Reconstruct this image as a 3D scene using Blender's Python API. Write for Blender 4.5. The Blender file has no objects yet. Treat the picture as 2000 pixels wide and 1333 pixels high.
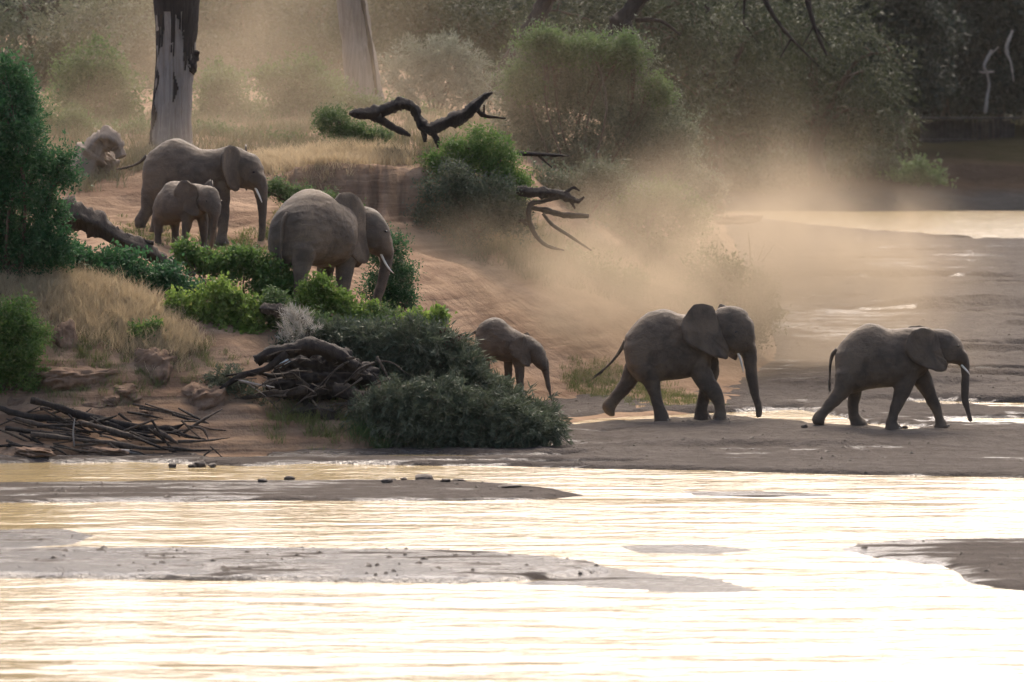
import bpy, bmesh, math, random
import numpy as np
from mathutils import Vector, Matrix
from math import sin, cos, pi, radians

random.seed(7)
RNG = np.random.default_rng(7)
scene = bpy.context.scene
COL = scene.collection

# ------------------------------------------------------------------ camera
CAM_H, PITCH, FPX = 8.0, radians(3.566), 8800.0      # focal length in pixels of the 2000-wide photograph
cam_d = bpy.data.cameras.new('camera')
cam_d.sensor_width = 36.0
cam_d.lens = FPX / 2000.0 * 36.0
cam_d.clip_start, cam_d.clip_end = 1.0, 6000.0
cam_d.dof.use_dof = True
cam_d.dof.focus_distance = 99.0
cam_d.dof.aperture_fstop = 1.7
cam = bpy.data.objects.new('camera', cam_d)
cam.location = (0, 0, CAM_H)
cam.rotation_euler = (pi / 2 - PITCH, 0, 0)
COL.objects.link(cam)
scene.camera = cam

# ------------------------------------------------------------------ sky, sun, exposure
SUN_AZ, SUN_EL = radians(6.0), radians(46.0)          # azimuth to the right of the view axis, ahead of the camera
world = bpy.data.worlds.new('World')
scene.world = world
world.use_nodes = True
wn = world.node_tree.nodes
sky = wn.new('ShaderNodeTexSky')
sky.sky_type = 'NISHITA'
sky.sun_disc = False
sky.sun_elevation = SUN_EL
sky.sun_rotation = SUN_AZ
sky.air_density, sky.dust_density, sky.ozone_density = 0.7, 6.0, 0.6
bg = wn['Background']
bg.inputs['Strength'].default_value = 0.10
world.node_tree.links.new(sky.outputs[0], bg.inputs['Color'])
sun_d = bpy.data.lights.new('sun', 'SUN')
sun_d.energy = 0.35
sun_d.angle = radians(45.0)
sun_d.color = (1.0, 0.86, 0.64)
sun = bpy.data.objects.new('sun', sun_d)
sv = Vector((sin(SUN_AZ) * cos(SUN_EL), cos(SUN_AZ) * cos(SUN_EL), sin(SUN_EL)))
sun.rotation_euler = sv.to_track_quat('Z', 'Y').to_euler()
COL.objects.link(sun)
scene.view_settings.view_transform = 'Standard'
scene.view_settings.look = 'None'
scene.view_settings.gamma = 1.0
scene.view_settings.exposure = 1.95
scene.render.engine = 'CYCLES'
cy = scene.cycles
cy.max_bounces = 6
cy.diffuse_bounces, cy.glossy_bounces, cy.transmission_bounces = 2, 2, 2
cy.volume_bounces = 0
cy.transparent_max_bounces = 8
cy.use_denoising = True
cy.use_adaptive_sampling = True
cy.adaptive_threshold = 0.02
cy.sample_clamp_indirect = 6.0

# ------------------------------------------------------------------ helpers
CP, SP = cos(PITCH), sin(PITCH)
def at(px, py, Y):
    """point seen at photograph pixel (px, py) that lies Y metres away"""
    u, v = (px - 1000.0) / FPX, (666.5 - py) / FPX
    t = Y / (CP + v * SP)
    return Vector((u * t, Y, CAM_H + t * (-SP + v * CP)))
def on(px, py, z=0.0):
    u, v = (px - 1000.0) / FPX, (666.5 - py) / FPX
    t = (z - CAM_H) / (-SP + v * CP)
    return Vector((u * t, t * (CP + v * SP), z))
def ppm(Y):
    return FPX / Y

def tag(o, label=None, cat=None, group=None, kind=None):
    if label: o['label'] = label
    if cat: o['category'] = cat
    if group: o['group'] = group
    if kind: o['kind'] = kind
    return o
def empty(name, loc=(0, 0, 0), rz=0.0):
    o = bpy.data.objects.new(name, None)
    o.empty_display_size = 0.2
    o.location = loc
    o.rotation_euler = (0, 0, rz)
    COL.objects.link(o)
    return o
def link_mesh(name, me, mat, parent=None, smooth=False):
    if mat is not None and not me.materials:
        me.materials.append(mat)
    if smooth:
        me.polygons.foreach_set('use_smooth', [True] * len(me.polygons))
    o = bpy.data.objects.new(name, me)
    COL.objects.link(o)
    if parent is not None:
        o.parent = parent
    return o
def np_mesh(name, verts, quads=None, tris=None, tint=None):
    """mesh from numpy arrays; tint = one random value per face -> attribute 'tint'"""
    me = bpy.data.meshes.new(name)
    verts = np.asarray(verts, dtype=np.float32)
    me.vertices.add(len(verts))
    me.vertices.foreach_set('co', verts.ravel())
    nq = 0 if quads is None else len(quads)
    nt = 0 if tris is None else len(tris)
    idx = []
    if nq: idx.append(np.asarray(quads, dtype=np.int32).ravel())
    if nt: idx.append(np.asarray(tris, dtype=np.int32).ravel())
    idx = np.concatenate(idx)
    me.loops.add(len(idx))
    me.loops.foreach_set('vertex_index', idx)
    me.polygons.add(nq + nt)
    ls = np.concatenate([np.arange(nq) * 4, nq * 4 + np.arange(nt) * 3]).astype(np.int32)
    me.polygons.foreach_set('loop_start', ls)
    me.update(calc_edges=True)
    if tint is not None:
        a = me.attributes.new('tint', 'FLOAT', 'FACE')
        a.data.foreach_set('value', np.asarray(tint, dtype=np.float32))
    return me
class MB:
    """collects vertices and faces"""
    def __init__(s):
        s.v, s.f = [], []
    def add(s, v, f):
        n = len(s.v)
        s.v += [tuple(p) for p in v]
        s.f += [tuple(i + n for i in q) for q in f]
        return s
    def mesh(s, name):
        me = bpy.data.meshes.new(name)
        me.from_pydata(s.v, [], s.f)
        me.update()
        return me
    def build(s, name, mat, parent=None, smooth=True):
        return link_mesh(name, s.mesh(name), mat, parent, smooth)
def smooth_path(pts, n):
    """Catmull-Rom resampling of rows (any number of columns)"""
    p = np.asarray(pts, float)
    if len(p) < 3:
        t = np.linspace(0, 1, n)[:, None]
        return p[0] * (1 - t) + p[-1] * t
    q = np.vstack([2 * p[0] - p[1], p, 2 * p[-1] - p[-2]])
    out = []
    m = len(p) - 1
    for k in np.linspace(0, m, n):
        i = min(int(k), m - 1)
        t = k - i
        a, b, c, d = q[i], q[i + 1], q[i + 2], q[i + 3]
        out.append(0.5 * ((2 * b) + (c - a) * t + (2 * a - 5 * b + 4 * c - d) * t * t + (3 * b - a - 3 * c + d) * t ** 3))
    return np.array(out)
# value noise on numpy arrays -------------------------------------------------
_perm = np.random.default_rng(3).random((256, 256))
def vnoise(x, y):
    xi, yi = np.floor(x).astype(int), np.floor(y).astype(int)
    fx, fy = x - xi, y - yi
    fx, fy = fx * fx * (3 - 2 * fx), fy * fy * (3 - 2 * fy)
    g = lambda a, b: _perm[a % 256, b % 256]
    return (g(xi, yi) * (1 - fx) * (1 - fy) + g(xi + 1, yi) * fx * (1 - fy)
            + g(xi, yi + 1) * (1 - fx) * fy + g(xi + 1, yi + 1) * fx * fy) * 2 - 1
def fbm(x, y, o=4):
    s, a, f = 0, 1.0, 1.0
    for k in range(o):
        s = s + a * vnoise(x * f + 17.3 * k, y * f + 9.1 * k)
        a *= 0.5; f *= 2.03
    return s
def tube(pts, rad, sides=8, rough=0.0, seed=0, flat=None, cap=True):
    """vertices and faces of a tube along pts with radius per point; rough = relative bark unevenness"""
    pts = np.asarray(pts, float)
    rad = np.asarray(rad, float)
    r = np.random.default_rng(seed)
    n = len(pts)
    T = np.gradient(pts, axis=0)
    T /= np.linalg.norm(T, axis=1)[:, None] + 1e-9
    ref = np.array([0, 0, 1.0]) if abs(T[0][2]) < 0.9 else np.array([1.0, 0, 0])
    u = np.cross(T[0], ref); u /= np.linalg.norm(u)
    V, F = [], []
    ridge = 1 + rough * r.normal(size=sides)
    for i in range(n):
        u = u - T[i] * np.dot(u, T[i]); u /= np.linalg.norm(u) + 1e-9
        w = np.cross(T[i], u)
        a = np.arange(sides) / sides * 2 * pi
        knot = 1 + rough * 1.5 * vnoise(np.array([i * .33 + seed * 3.7]), np.array([seed * 1.3]))[0]
        rr = rad[i] * ridge * knot * (1 + rough * 0.6 * r.normal(size=sides))
        ring = pts[i] + (np.cos(a) * rr)[:, None] * u + (np.sin(a) * rr * (1 if flat is None else flat))[:, None] * w
        V += ring.tolist()
    for i in range(n - 1):
        for k in range(sides):
            a, b = i * sides + k, i * sides + (k + 1) % sides
            F.append((a, b, b + sides, a + sides))
    if cap:
        V.append(pts[0].tolist()); V.append(pts[-1].tolist())
        c0, c1 = len(V) - 2, len(V) - 1
        for k in range(sides):
            F.append((c0, (k + 1) % sides, k))
            F.append((c1, (n - 1) * sides + k, (n - 1) * sides + (k + 1) % sides))
    return V, F

def sstep(a, b, x):
    t = np.clip((x - a) / (b - a), 0, 1)
    return t * t * (3 - 2 * t)

# ------------------------------------------------------------------ materials
def nodes_of(name):
    m = bpy.data.materials.new(name)
    m.use_nodes = True
    nt = m.node_tree
    nt.nodes.clear()
    out = nt.nodes.new('ShaderNodeOutputMaterial')
    return m, nt, out
class NT:
    def __init__(s, nt): s.nt = nt
    def n(s, t, **kw):
        nd = s.nt.nodes.new(t)
        for k, v in kw.items():
            if k.startswith('i_'):
                nd.inputs[int(k[2:]) if k[2:].isdigit() else k[2:].replace('_', ' ')].default_value = v
            else:
                setattr(nd, k, v)
        return nd
    def l(s, a, b): s.nt.links.new(a, b)
    def noise(s, vec, scale, detail=4, rough=0.6, dist=0.0):
        nd = s.n('ShaderNodeTexNoise')
        nd.inputs['Scale'].default_value = scale
        nd.inputs['Detail'].default_value = detail
        nd.inputs['Roughness'].default_value = rough
        nd.inputs['Distortion'].default_value = dist
        if vec is not None: s.l(vec, nd.inputs['Vector'])
        return nd.outputs['Fac']
    def ramp(s, fac, stops):
        nd = s.n('ShaderNodeValToRGB')
        e = nd.color_ramp.elements
        while len(e) < len(stops): e.new(0.5)
        for k, (p, c) in enumerate(stops):
            e[k].position = p
            e[k].color = (c, c, c, 1) if isinstance(c, (int, float)) else (*c, 1)
        s.l(fac, nd.inputs['Fac'])
        return nd.outputs['Color']
    def mix(s, fac, a, b, mode='MIX'):
        nd = s.n('ShaderNodeMix', data_type='RGBA', blend_type=mode)
        for sock, v in ((nd.inputs[0], fac), (nd.inputs[6], a), (nd.inputs[7], b)):
            if isinstance(v, bpy.types.NodeSocket): s.l(v, sock)
            elif isinstance(v, (int, float)): sock.default_value = v if sock.type == 'VALUE' else (v, v, v, 1)
            else: sock.default_value = (*v, 1)
        return nd.outputs[2]
    def math(s, op, a, b=0.0, c=None):
        nd = s.n('ShaderNodeMath', operation=op)
        for k, v in enumerate((a, b) if c is None else (a, b, c)):
            if isinstance(v, bpy.types.NodeSocket): s.l(v, nd.inputs[k])
            else: nd.inputs[k].default_value = v
        return nd.outputs[0]
    def mapping(s, vec, scale):
        nd = s.n('ShaderNodeMapping')
        nd.inputs['Scale'].default_value = scale
        s.l(vec, nd.inputs['Vector'])
        return nd.outputs[0]
    def bump(s, h, strength, dist, normal=None):
        nd = s.n('ShaderNodeBump')
        nd.inputs['Strength'].default_value = strength
        nd.inputs['Distance'].default_value = dist
        s.l(h, nd.inputs['Height'])
        if normal is not None: s.l(normal, nd.inputs['Normal'])
        return nd.outputs[0]
    def principled(s, out, color, rough=0.8, normal=None, spec=0.5):
        b = s.n('ShaderNodeBsdfPrincipled')
        for sock, v in ((b.inputs['Base Color'], color), (b.inputs['Roughness'], rough)):
            if isinstance(v, bpy.types.NodeSocket): s.l(v, sock)
            elif isinstance(v, (int, float)): sock.default_value = v
            else: sock.default_value = (*v, 1)
        b.inputs['Specular IOR Level'].default_value = spec
        if normal is not None: s.l(normal, b.inputs['Normal'])
        s.l(b.outputs[0], out.inputs['Surface'])
        return b

def mat_water():
    m, nt, out = nodes_of('river_water'); g = NT(nt)
    geo = g.n('ShaderNodeNewGeometry').outputs['Position']
    small = g.noise(g.mapping(geo, (0.9, 2.0, 1)), 2.2, 3, 0.55, 0.3)
    mid = g.noise(g.mapping(geo, (0.35, 1.1, 1)), 1.0, 3, 0.5, 0.6)
    calm = g.ramp(g.noise(g.mapping(geo, (0.10, 0.33, 1)), 1.0, 3, 0.55, 0.8), [(0.30, 0.25), (0.44, 1.0)])
    h = g.math('ADD', g.math('MULTIPLY', small, 0.42), mid)
    h = g.math('MULTIPLY', h, calm)
    nrm = g.bump(h, 0.6, 0.16)
    b = g.principled(out, (0.32, 0.24, 0.12), 0.14, nrm)
    b.inputs['IOR'].default_value = 1.33
    return m
def mat_sand():
    m, nt, out = nodes_of('river_sand'); g = NT(nt)
    geo = g.n('ShaderNodeNewGeometry').outputs['Position']
    wet = g.n('ShaderNodeAttribute', attribute_name='wet').outputs['Fac']
    patch = g.noise(g.mapping(geo, (0.16, 0.42, 1)), 1.0, 5, 0.62, 0.5)
    streak = g.noise(g.mapping(geo, (0.35, 1.5, 1)), 1.0, 6, 0.68, 0.5)
    tread = g.noise(g.mapping(geo, (1.0, 0.8, 1)), 3.2, 5, 0.7, 0.2)
    grain = g.noise(geo, 14.0, 5, 0.75)
    dry_c = g.mix(patch, (0.100, 0.084, 0.071), (0.170, 0.146, 0.125))
    col = g.mix(wet, dry_c, (0.095, 0.077, 0.063))
    col = g.mix(g.ramp(tread, [(0.40, 0.55), (0.62, 0.0)]), col, (0.06, 0.049, 0.041))
    col = g.mix(g.ramp(streak, [(0.30, 0.6), (0.52, 0.0)]), col, (0.055, 0.044, 0.036))
    col = g.mix(g.math('MULTIPLY', grain, 0.45), col, (0.08, 0.066, 0.055))
    w2 = g.math('ADD', wet, g.math('MULTIPLY', g.math('SUBTRACT', streak, 0.5), 2.6))
    gloss = g.ramp(w2, [(0.58, 0.0), (0.84, 1.0)])
    rgh = g.mix(gloss, (0.95,) * 3, (0.22,) * 3)
    spc = g.mix(gloss, (0.06,) * 3, (0.5,) * 3)
    hgt = g.math('ADD', g.math('MULTIPLY', grain, 0.45), g.math('ADD', streak, g.math('MULTIPLY', tread, 1.5)))
    nrm = g.bump(hgt, 1.0, 0.16)
    b = g.principled(out, col, rgh, nrm, 0.5)
    g.l(spc, b.inputs['Specular IOR Level'])
    return m
def mat_soil():
    m, nt, out = nodes_of('bank_soil'); g = NT(nt)
    geo = g.n('ShaderNodeNewGeometry').outputs['Position']
    big = g.noise(geo, 0.55, 4, 0.6, 0.3)
    col = g.mix(g.ramp(big, [(0.35, 0.0), (0.65, 1.0)]), (0.25, 0.163, 0.098), (0.37, 0.25, 0.16))
    lay = g.noise(g.mapping(geo, (0.35, 0.35, 5.0)), 1.0, 4, 0.6, 0.4)
    col = g.mix(g.ramp(lay, [(0.42, 0.0), (0.6, 0.6)]), col, (0.115, 0.06, 0.036))
    fine = g.noise(geo, 6.0, 6, 0.7)
    col = g.mix(g.math('MULTIPLY', fine, 0.5), col, (0.11, 0.076, 0.052))
    gul = g.noise(g.mapping(geo, (4.0, 4.0, 0.35)), 1.0, 3, 0.6)
    h = g.math('ADD', g.math('MULTIPLY', fine, 0.5), g.math('ADD', lay, gul))
    g.principled(out, col, 0.92, g.bump(h, 0.8, 0.12), 0.05)
    return m
def mat_leaf(name, c1, c2, trans=0.35, c3=None):
    """tint attribute runs from the colour of one leaf to that of another"""
    m, nt, out = nodes_of(name); g = NT(nt)
    t = g.n('ShaderNodeAttribute', attribute_name='tint').outputs['Fac']
    if c3 is None: col = g.ramp(t, [(0.0, c1), (1.0, c2)])
    else: col = g.ramp(t, [(0.0, c1), (0.8, c2), (1.0, c3)])
    d = g.n('ShaderNodeBsdfPrincipled')
    g.l(col, d.inputs['Base Color']); d.inputs['Roughness'].default_value = 0.6
    d.inputs['Specular IOR Level'].default_value = 0.25
    tr = g.n('ShaderNodeBsdfTranslucent'); g.l(col, tr.inputs['Color'])
    mx = g.n('ShaderNodeMixShader'); mx.inputs[0].default_value = trans
    g.l(d.outputs[0], mx.inputs[1]); g.l(tr.outputs[0], mx.inputs[2])
    g.l(mx.outputs[0], out.inputs['Surface'])
    return m
def mat_wood(name, c1, c2, scale=(14, 14, 1.2), rough=0.85):
    m, nt, out = nodes_of(name); g = NT(nt)
    oc = g.n('ShaderNodeTexCoord').outputs['Object']
    a = g.noise(g.mapping(oc, scale), 1.0, 5, 0.65, 0.5)
    b = g.noise(oc, 1.7, 3, 0.6)
    col = g.mix(g.ramp(a, [(0.3, 0.0), (0.7, 1.0)]), c1, c2)
    col = g.mix(g.math('MULTIPLY', b, 0.6), col, c1)
    g.principled(out, col, rough, g.bump(g.math('ADD', a, b), 0.7, 0.05), 0.25)
    return m
def mat_plain(name, c1, c2, scale=4.0, rough=0.85, bumpd=0.03, spec=0.3):
    m, nt, out = nodes_of(name); g = NT(nt)
    oc = g.n('ShaderNodeTexCoord').outputs['Object']
    a = g.noise(oc, scale, 5, 0.65)
    col = g.mix(g.ramp(a, [(0.35, 0.0), (0.65, 1.0)]), c1, c2)
    g.principled(out, col, rough, g.bump(a, 0.6, bumpd), spec)
    return m
def mat_skin():
    m, nt, out = nodes_of('elephant_skin'); g = NT(nt)
    oc = g.n('ShaderNodeTexCoord').outputs['Object']
    big = g.noise(oc, 1.6, 4, 0.6, 0.4)
    med = g.noise(oc, 7.0, 5, 0.65)
    col = g.mix(g.ramp(big, [(0.40, 0.0), (0.62, 1.0)]), (0.074, 0.053, 0.035), (0.172, 0.121, 0.075))
    col = g.mix(g.math('MULTIPLY', med, 0.5), col, (0.07, 0.050, 0.034))
    v = g.n('ShaderNodeTexVoronoi', feature='DISTANCE_TO_EDGE')
    v.inputs['Scale'].default_value = 26.0
    wv = g.mapping(g.mix(0.12, oc, g.n('ShaderNodeTexNoise').outputs['Color'], 'ADD'), (1.0, 1.0, 1.7))
    g.l(wv, v.inputs['Vector'])
    crk = g.ramp(v.outputs['Distance'], [(0.0, 0.0), (0.12, 1.0)])
    fold = g.noise(g.mapping(oc, (1.6, 1.6, 2.2)), 2.6, 5, 0.65, 1.2)
    col = g.mix(g.ramp(crk, [(0.0, 0.35), (1.0, 0.0)]), col, (0.03, 0.025, 0.021))
    n1 = g.bump(crk, 0.6, 0.014)
    n2 = g.bump(g.math('ADD', fold, g.math('MULTIPLY', med, 0.4)), 0.45, 0.05, n1)
    g.principled(out, col, 0.72, n2, 0.35)
    return m

M = dict(
    water=mat_water(), sand=mat_sand(), soil=mat_soil(), skin=mat_skin(),
    ivory=mat_plain('ivory', (0.62, 0.55, 0.43), (0.75, 0.69, 0.57), 9, 0.4, 0.004, 0.5),
    nail=mat_plain('toenail', (0.16, 0.13, 0.10), (0.24, 0.20, 0.155), 9, 0.6, 0.003),
    eye=mat_plain('dark_eye', (0.01, 0.008, 0.006), (0.02, 0.014, 0.01), 5, 0.15, 0.0, 0.5),
    hair=mat_plain('dark_hair', (0.02, 0.017, 0.014), (0.035, 0.03, 0.025), 20, 0.7, 0.003),
    deadwood=mat_wood('weathered_dark_wood', (0.014, 0.011, 0.009), (0.048, 0.037, 0.029)),
    drift=mat_wood('driftwood', (0.032, 0.024, 0.018), (0.105, 0.08, 0.06)),
    palewood=mat_wood('bleached_wood', (0.20, 0.175, 0.145), (0.42, 0.385, 0.34)),
    trunkwood=mat_wood('weathered_trunk', (0.12, 0.10, 0.08), (0.33, 0.30, 0.265), (9, 9, .5)),
    dusty=mat_wood('dusty_trunk', (0.17, 0.13, 0.095), (0.28, 0.22, 0.165), (5, 5, 2)),
    twig=mat_wood('brown_twig', (0.06, 0.045, 0.032), (0.14, 0.105, 0.075)),
    clod=mat_plain('river_clod', (0.045, 0.036, 0.028), (0.09, 0.07, 0.052), 5, 0.8, 0.05),
    rock=mat_plain('bank_rock', (0.115, 0.072, 0.047), (0.225, 0.15, 0.10), 3.4, 0.95, 0.14, 0.1),
    litter=mat_plain('pale_scrap', (0.50, 0.58, 0.58), (0.68, 0.74, 0.72), 6, 0.5, 0.01),
)

# ------------------------------------------------------------------ terrain
# river sand bars: outlines read off the photograph at water level, turned into ground positions
def ground_poly(pp): return np.array([on(x, y, 0.0)[:2] for x, y in pp])
def poly_sd(X, Y, P):
    """signed distance to a closed outline, positive inside"""
    d = np.full(X.shape, 1e9); ins = np.zeros(X.shape, bool)
    n = len(P)
    for i in range(n):
        ax, ay = P[i]; bx, by = P[(i + 1) % n]
        ex, ey = bx - ax, by - ay
        t = np.clip(((X - ax) * ex + (Y - ay) * ey) / (ex * ex + ey * ey + 1e-12), 0, 1)
        d = np.minimum(d, np.hypot(X - ax - t * ex, Y - ay - t * ey))
        c = ((ay > Y) != (by > Y)) & (X < (bx - ax) * (Y - ay) / (by - ay + 1e-12) + ax)
        ins ^= c
    return np.where(ins, d, -d)
# (outline, crest height, steepness towards the camera)
BARS = [
    ([(-700, 1076), (300, 1078), (700, 1080), (950, 1086), (1090, 1096), (1150, 1104), (1190, 1118), (1080, 1132), (900, 1140), (640, 1137), (300, 1133), (50, 1129), (-700, 1131)], 0.095, 4.0),
    ([(2900, 1044), (2000, 1050), (1800, 1056), (1680, 1064), (1625, 1074), (1690, 1090), (1800, 1104), (1860, 1122), (1890, 1140), (2000, 1158), (2900, 1165)], 0.06, 1.6),
    ([(-700, 945), (0, 944), (400, 941), (620, 939), (880, 940), (1000, 950), (1080, 958), (1140, 968), (1080, 976), (900, 979), (600, 980), (200, 981), (-700, 982)], 0.06, 2.4),
    ([(-500, 1038), (0, 1036), (120, 1035), (190, 1046), (150, 1062), (40, 1072), (-500, 1074)], 0.06, 0.8),
    ([(1150, 1106), (1260, 1118), (1400, 1132), (1490, 1156), (1300, 1158), (1100, 1146), (1000, 1142), (1080, 1128)], 0.02, 0.4),
    ([(1200, 1066), (1350, 1062), (1480, 1070), (1500, 1078), (1400, 1084), (1260, 1080)], 0.012, 0.3),
    ([(1330, 960), (1480, 957), (1640, 968), (1500, 972), (1360, 969)], -0.005, 0.3),
    # the main bed on the far side, with a low undercut edge towards the camera
    ([(-900, 912), (0, 908), (250, 903), (480, 912), (620, 906), (800, 911), (1000, 912), (1200, 915), (1500, 924), (1800, 930), (2000, 934), (2900, 944), (3300, 700), (2600, 480), (2000, 473), (1850, 466), (1700, 456), (1560, 441), (1480, 430), (1400, 424), (1100, 430), (600, 500), (-600, 700)], 0.085, 4.5),
]
# shallow sheets of water lying on the main bed
POOLS = [
    ([(1090, 822), (1200, 812), (1400, 806), (1560, 800), (1640, 812), (1720, 836), (1600, 832), (1400, 818), (1250, 826), (1120, 834)], 0.22),
    ([(1560, 836), (1640, 826), (1760, 828), (1850, 838), (1780, 846), (1640, 843)], 0.2),
    ([(1650, 790), (1800, 782), (1960, 786), (2200, 792), (2200, 804), (1960, 802), (1800, 796)], 0.2),
    ([(1780, 748), (1900, 738), (2300, 744), (2300, 756), (1950, 752)], 0.2),
    ([(1820, 690), (1920, 684), (2200, 690), (2200, 696), (1950, 696)], 0.2),
    ([(1930, 638), (2100, 640), (2200, 648), (1980, 646)], 0.2),
    ([(1110, 846), (1220, 843), (1300, 847), (1220, 852)], 0.2),
    ([(1010, 872), (1070, 868), (1080, 876), (1020, 880)], 0.2),
    ([(620, 892), (800, 888), (1000, 890), (1160, 888), (1100, 896), (900, 899), (680, 898)], 0.32),
    ([(800, 903), (1000, 901), (1250, 906), (1050, 909), (850, 907)], 0.32),
    ([(380, 886), (520, 884), (530, 897), (420, 900)], 0.32),
    ([(-300, 903), (0, 905), (120, 903), (60, 909), (-300, 910)], 0.25),
]
BARS = [(ground_poly(p), h, s) for p, h, s in BARS]
POOLS = [(ground_poly(p), h) for p, h in POOLS]
def sand_height(X, Y):
    wob = 0.30 * fbm(X * 0.45, Y * 0.25, 4)
    z = np.full(X.shape, -0.35)
    for P, h, st in BARS:
        sd = poly_sd(X, Y, P) + wob * (0.5 if st > 2 else 1.0)
        z = np.maximum(z, np.clip(sd * 0.12 * st, -0.35, 1) if h < 0.02 else np.minimum(h * (1 - np.exp(-np.maximum(sd, 0) * st * 3 / 1.0)) * (1) + np.minimum(sd, 0) * 0.5, h))
    z = np.maximum(z, -0.35)
    land = z > 0.02
    rip = np.where(Y > 92, 0.8, 0.38) * (0.022 * fbm(X * 0.8, Y * 0.33, 5) + 0.012 * fbm(X * 0.23 + 4, Y * 0.12, 3) + 0.014 * fbm(X * 2.4, Y * 1.9, 3)) * sstep(-0.35, 0.12, z)
    rip = rip + np.where(Y > 90.5, 0.022, 0.006) * fbm(X * 3.1, Y * 1.6, 3)
    z = z + np.where(land, rip, 0)
    z = z + np.where(land, 0.10 * sstep(99, 108, Y), 0)
    bed = sstep(93.5, 97, Y) * sstep(8.5, 11.5, X) * (1 - sstep(215, 235, Y))
    z = z - bed * np.where(land, 1, 0) * 0.42 * sstep(0.72, 1.1, fbm(X * 0.085 + 2, Y * 0.42, 4) + 0.12)
    for P, h in POOLS:
        sd = poly_sd(X, Y, P) + 0.7 * wob
        z = z - (h + 0.12) * sstep(-0.15, 0.5, sd)
    # low stepped sand ledges at the right of the bed
    for (px, py, w, hgt) in ((1900, 606, 190, 0.22), (1900, 692, 160, 0.10), (1880, 560, 150, 0.06), (1500, 868, 260, 0.07), (1750, 755, 240, 0.08), (1700, 540, 300, 0.07)):
        c = on(px, py, 0.1)
        k = np.exp(-((X - c.x) / (w / ppm(c.y))) ** 4)
        dy = Y - c.y + 0.5 * fbm(X * 0.4, Y * 0.2 + px, 3)
        z = z + 1.6 * k * hgt * sstep(-0.25, 0.1, dy) * (1 - sstep(1.0, 9.0, dy))
    return z
def axis(segs):
    out = []
    for a, b, s in segs:
        out.append(np.arange(a, b, s))
    out.append([segs[-1][1]])
    return np.concatenate(out)
def grid_mesh(name, xs, ys, fn, keep=None):
    X, Y = np.meshgrid(xs, ys)
    Z = fn(X, Y)
    nx, ny = len(xs), len(ys)
    V = np.stack([X.ravel(), Y.ravel(), Z.ravel()], 1)
    i = (np.arange(ny - 1)[:, None] * nx + np.arange(nx - 1)[None, :]).ravel()
    Q = np.stack([i, i + 1, i + 1 + nx, i + nx], 1)
    if keep is not None:
        ok = keep(V)
        Q = Q[ok[Q].any(1)]
        used = np.unique(Q)
        remap = np.full(len(V), -1); remap[used] = np.arange(len(used))
        V, Q = V[used], remap[Q]
    return np_mesh(name, V, quads=Q), V
xs = axis([(-900, -60, 60), (-60, -16, 2.0), (-16, 24, 0.13), (24, 60, 2.0), (60, 900, 60)])
ys = axis([(-300, 40, 40), (40, 56, 2), (56, 92, 0.10), (92, 130, 0.16), (130, 240, 0.6), (240, 300, 3), (300, 1500, 100)])
me, V = grid_mesh('riverbed', xs, ys, sand_height)
wet = me.attributes.new('wet', 'FLOAT', 'POINT')
w = 1 - sstep(0.01, 0.13, V[:, 2])
w = np.clip(w * 0.75 + 0.10 - 0.04 * sstep(97, 101, V[:, 1]) + 0.12 * (1 - sstep(86, 88, V[:, 1])) + 0.24 * sstep(88, 89.5, V[:, 1]) * (1 - sstep(94.5, 97, V[:, 1])) + 0.06 + 0.45 * fbm(V[:, 0] * 0.12 + 3, V[:, 1] * 0.10, 3), 0, 1)
wet.data.foreach_set('value', w.astype(np.float32))
riverbed = tag(link_mesh('riverbed', me, M['sand'], smooth=True), 'flat grey-brown river sand with wet sheets and low bars', kind='structure')
me = np_mesh('river_water', [(-900, -300, 0), (900, -300, 0), (900, 420, 0), (-900, 420, 0)], quads=[(0, 1, 2, 3)])
river_water = tag(link_mesh('river_water', me, M['water']), 'shallow river reflecting a bright pale yellow sky', kind='structure')

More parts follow.
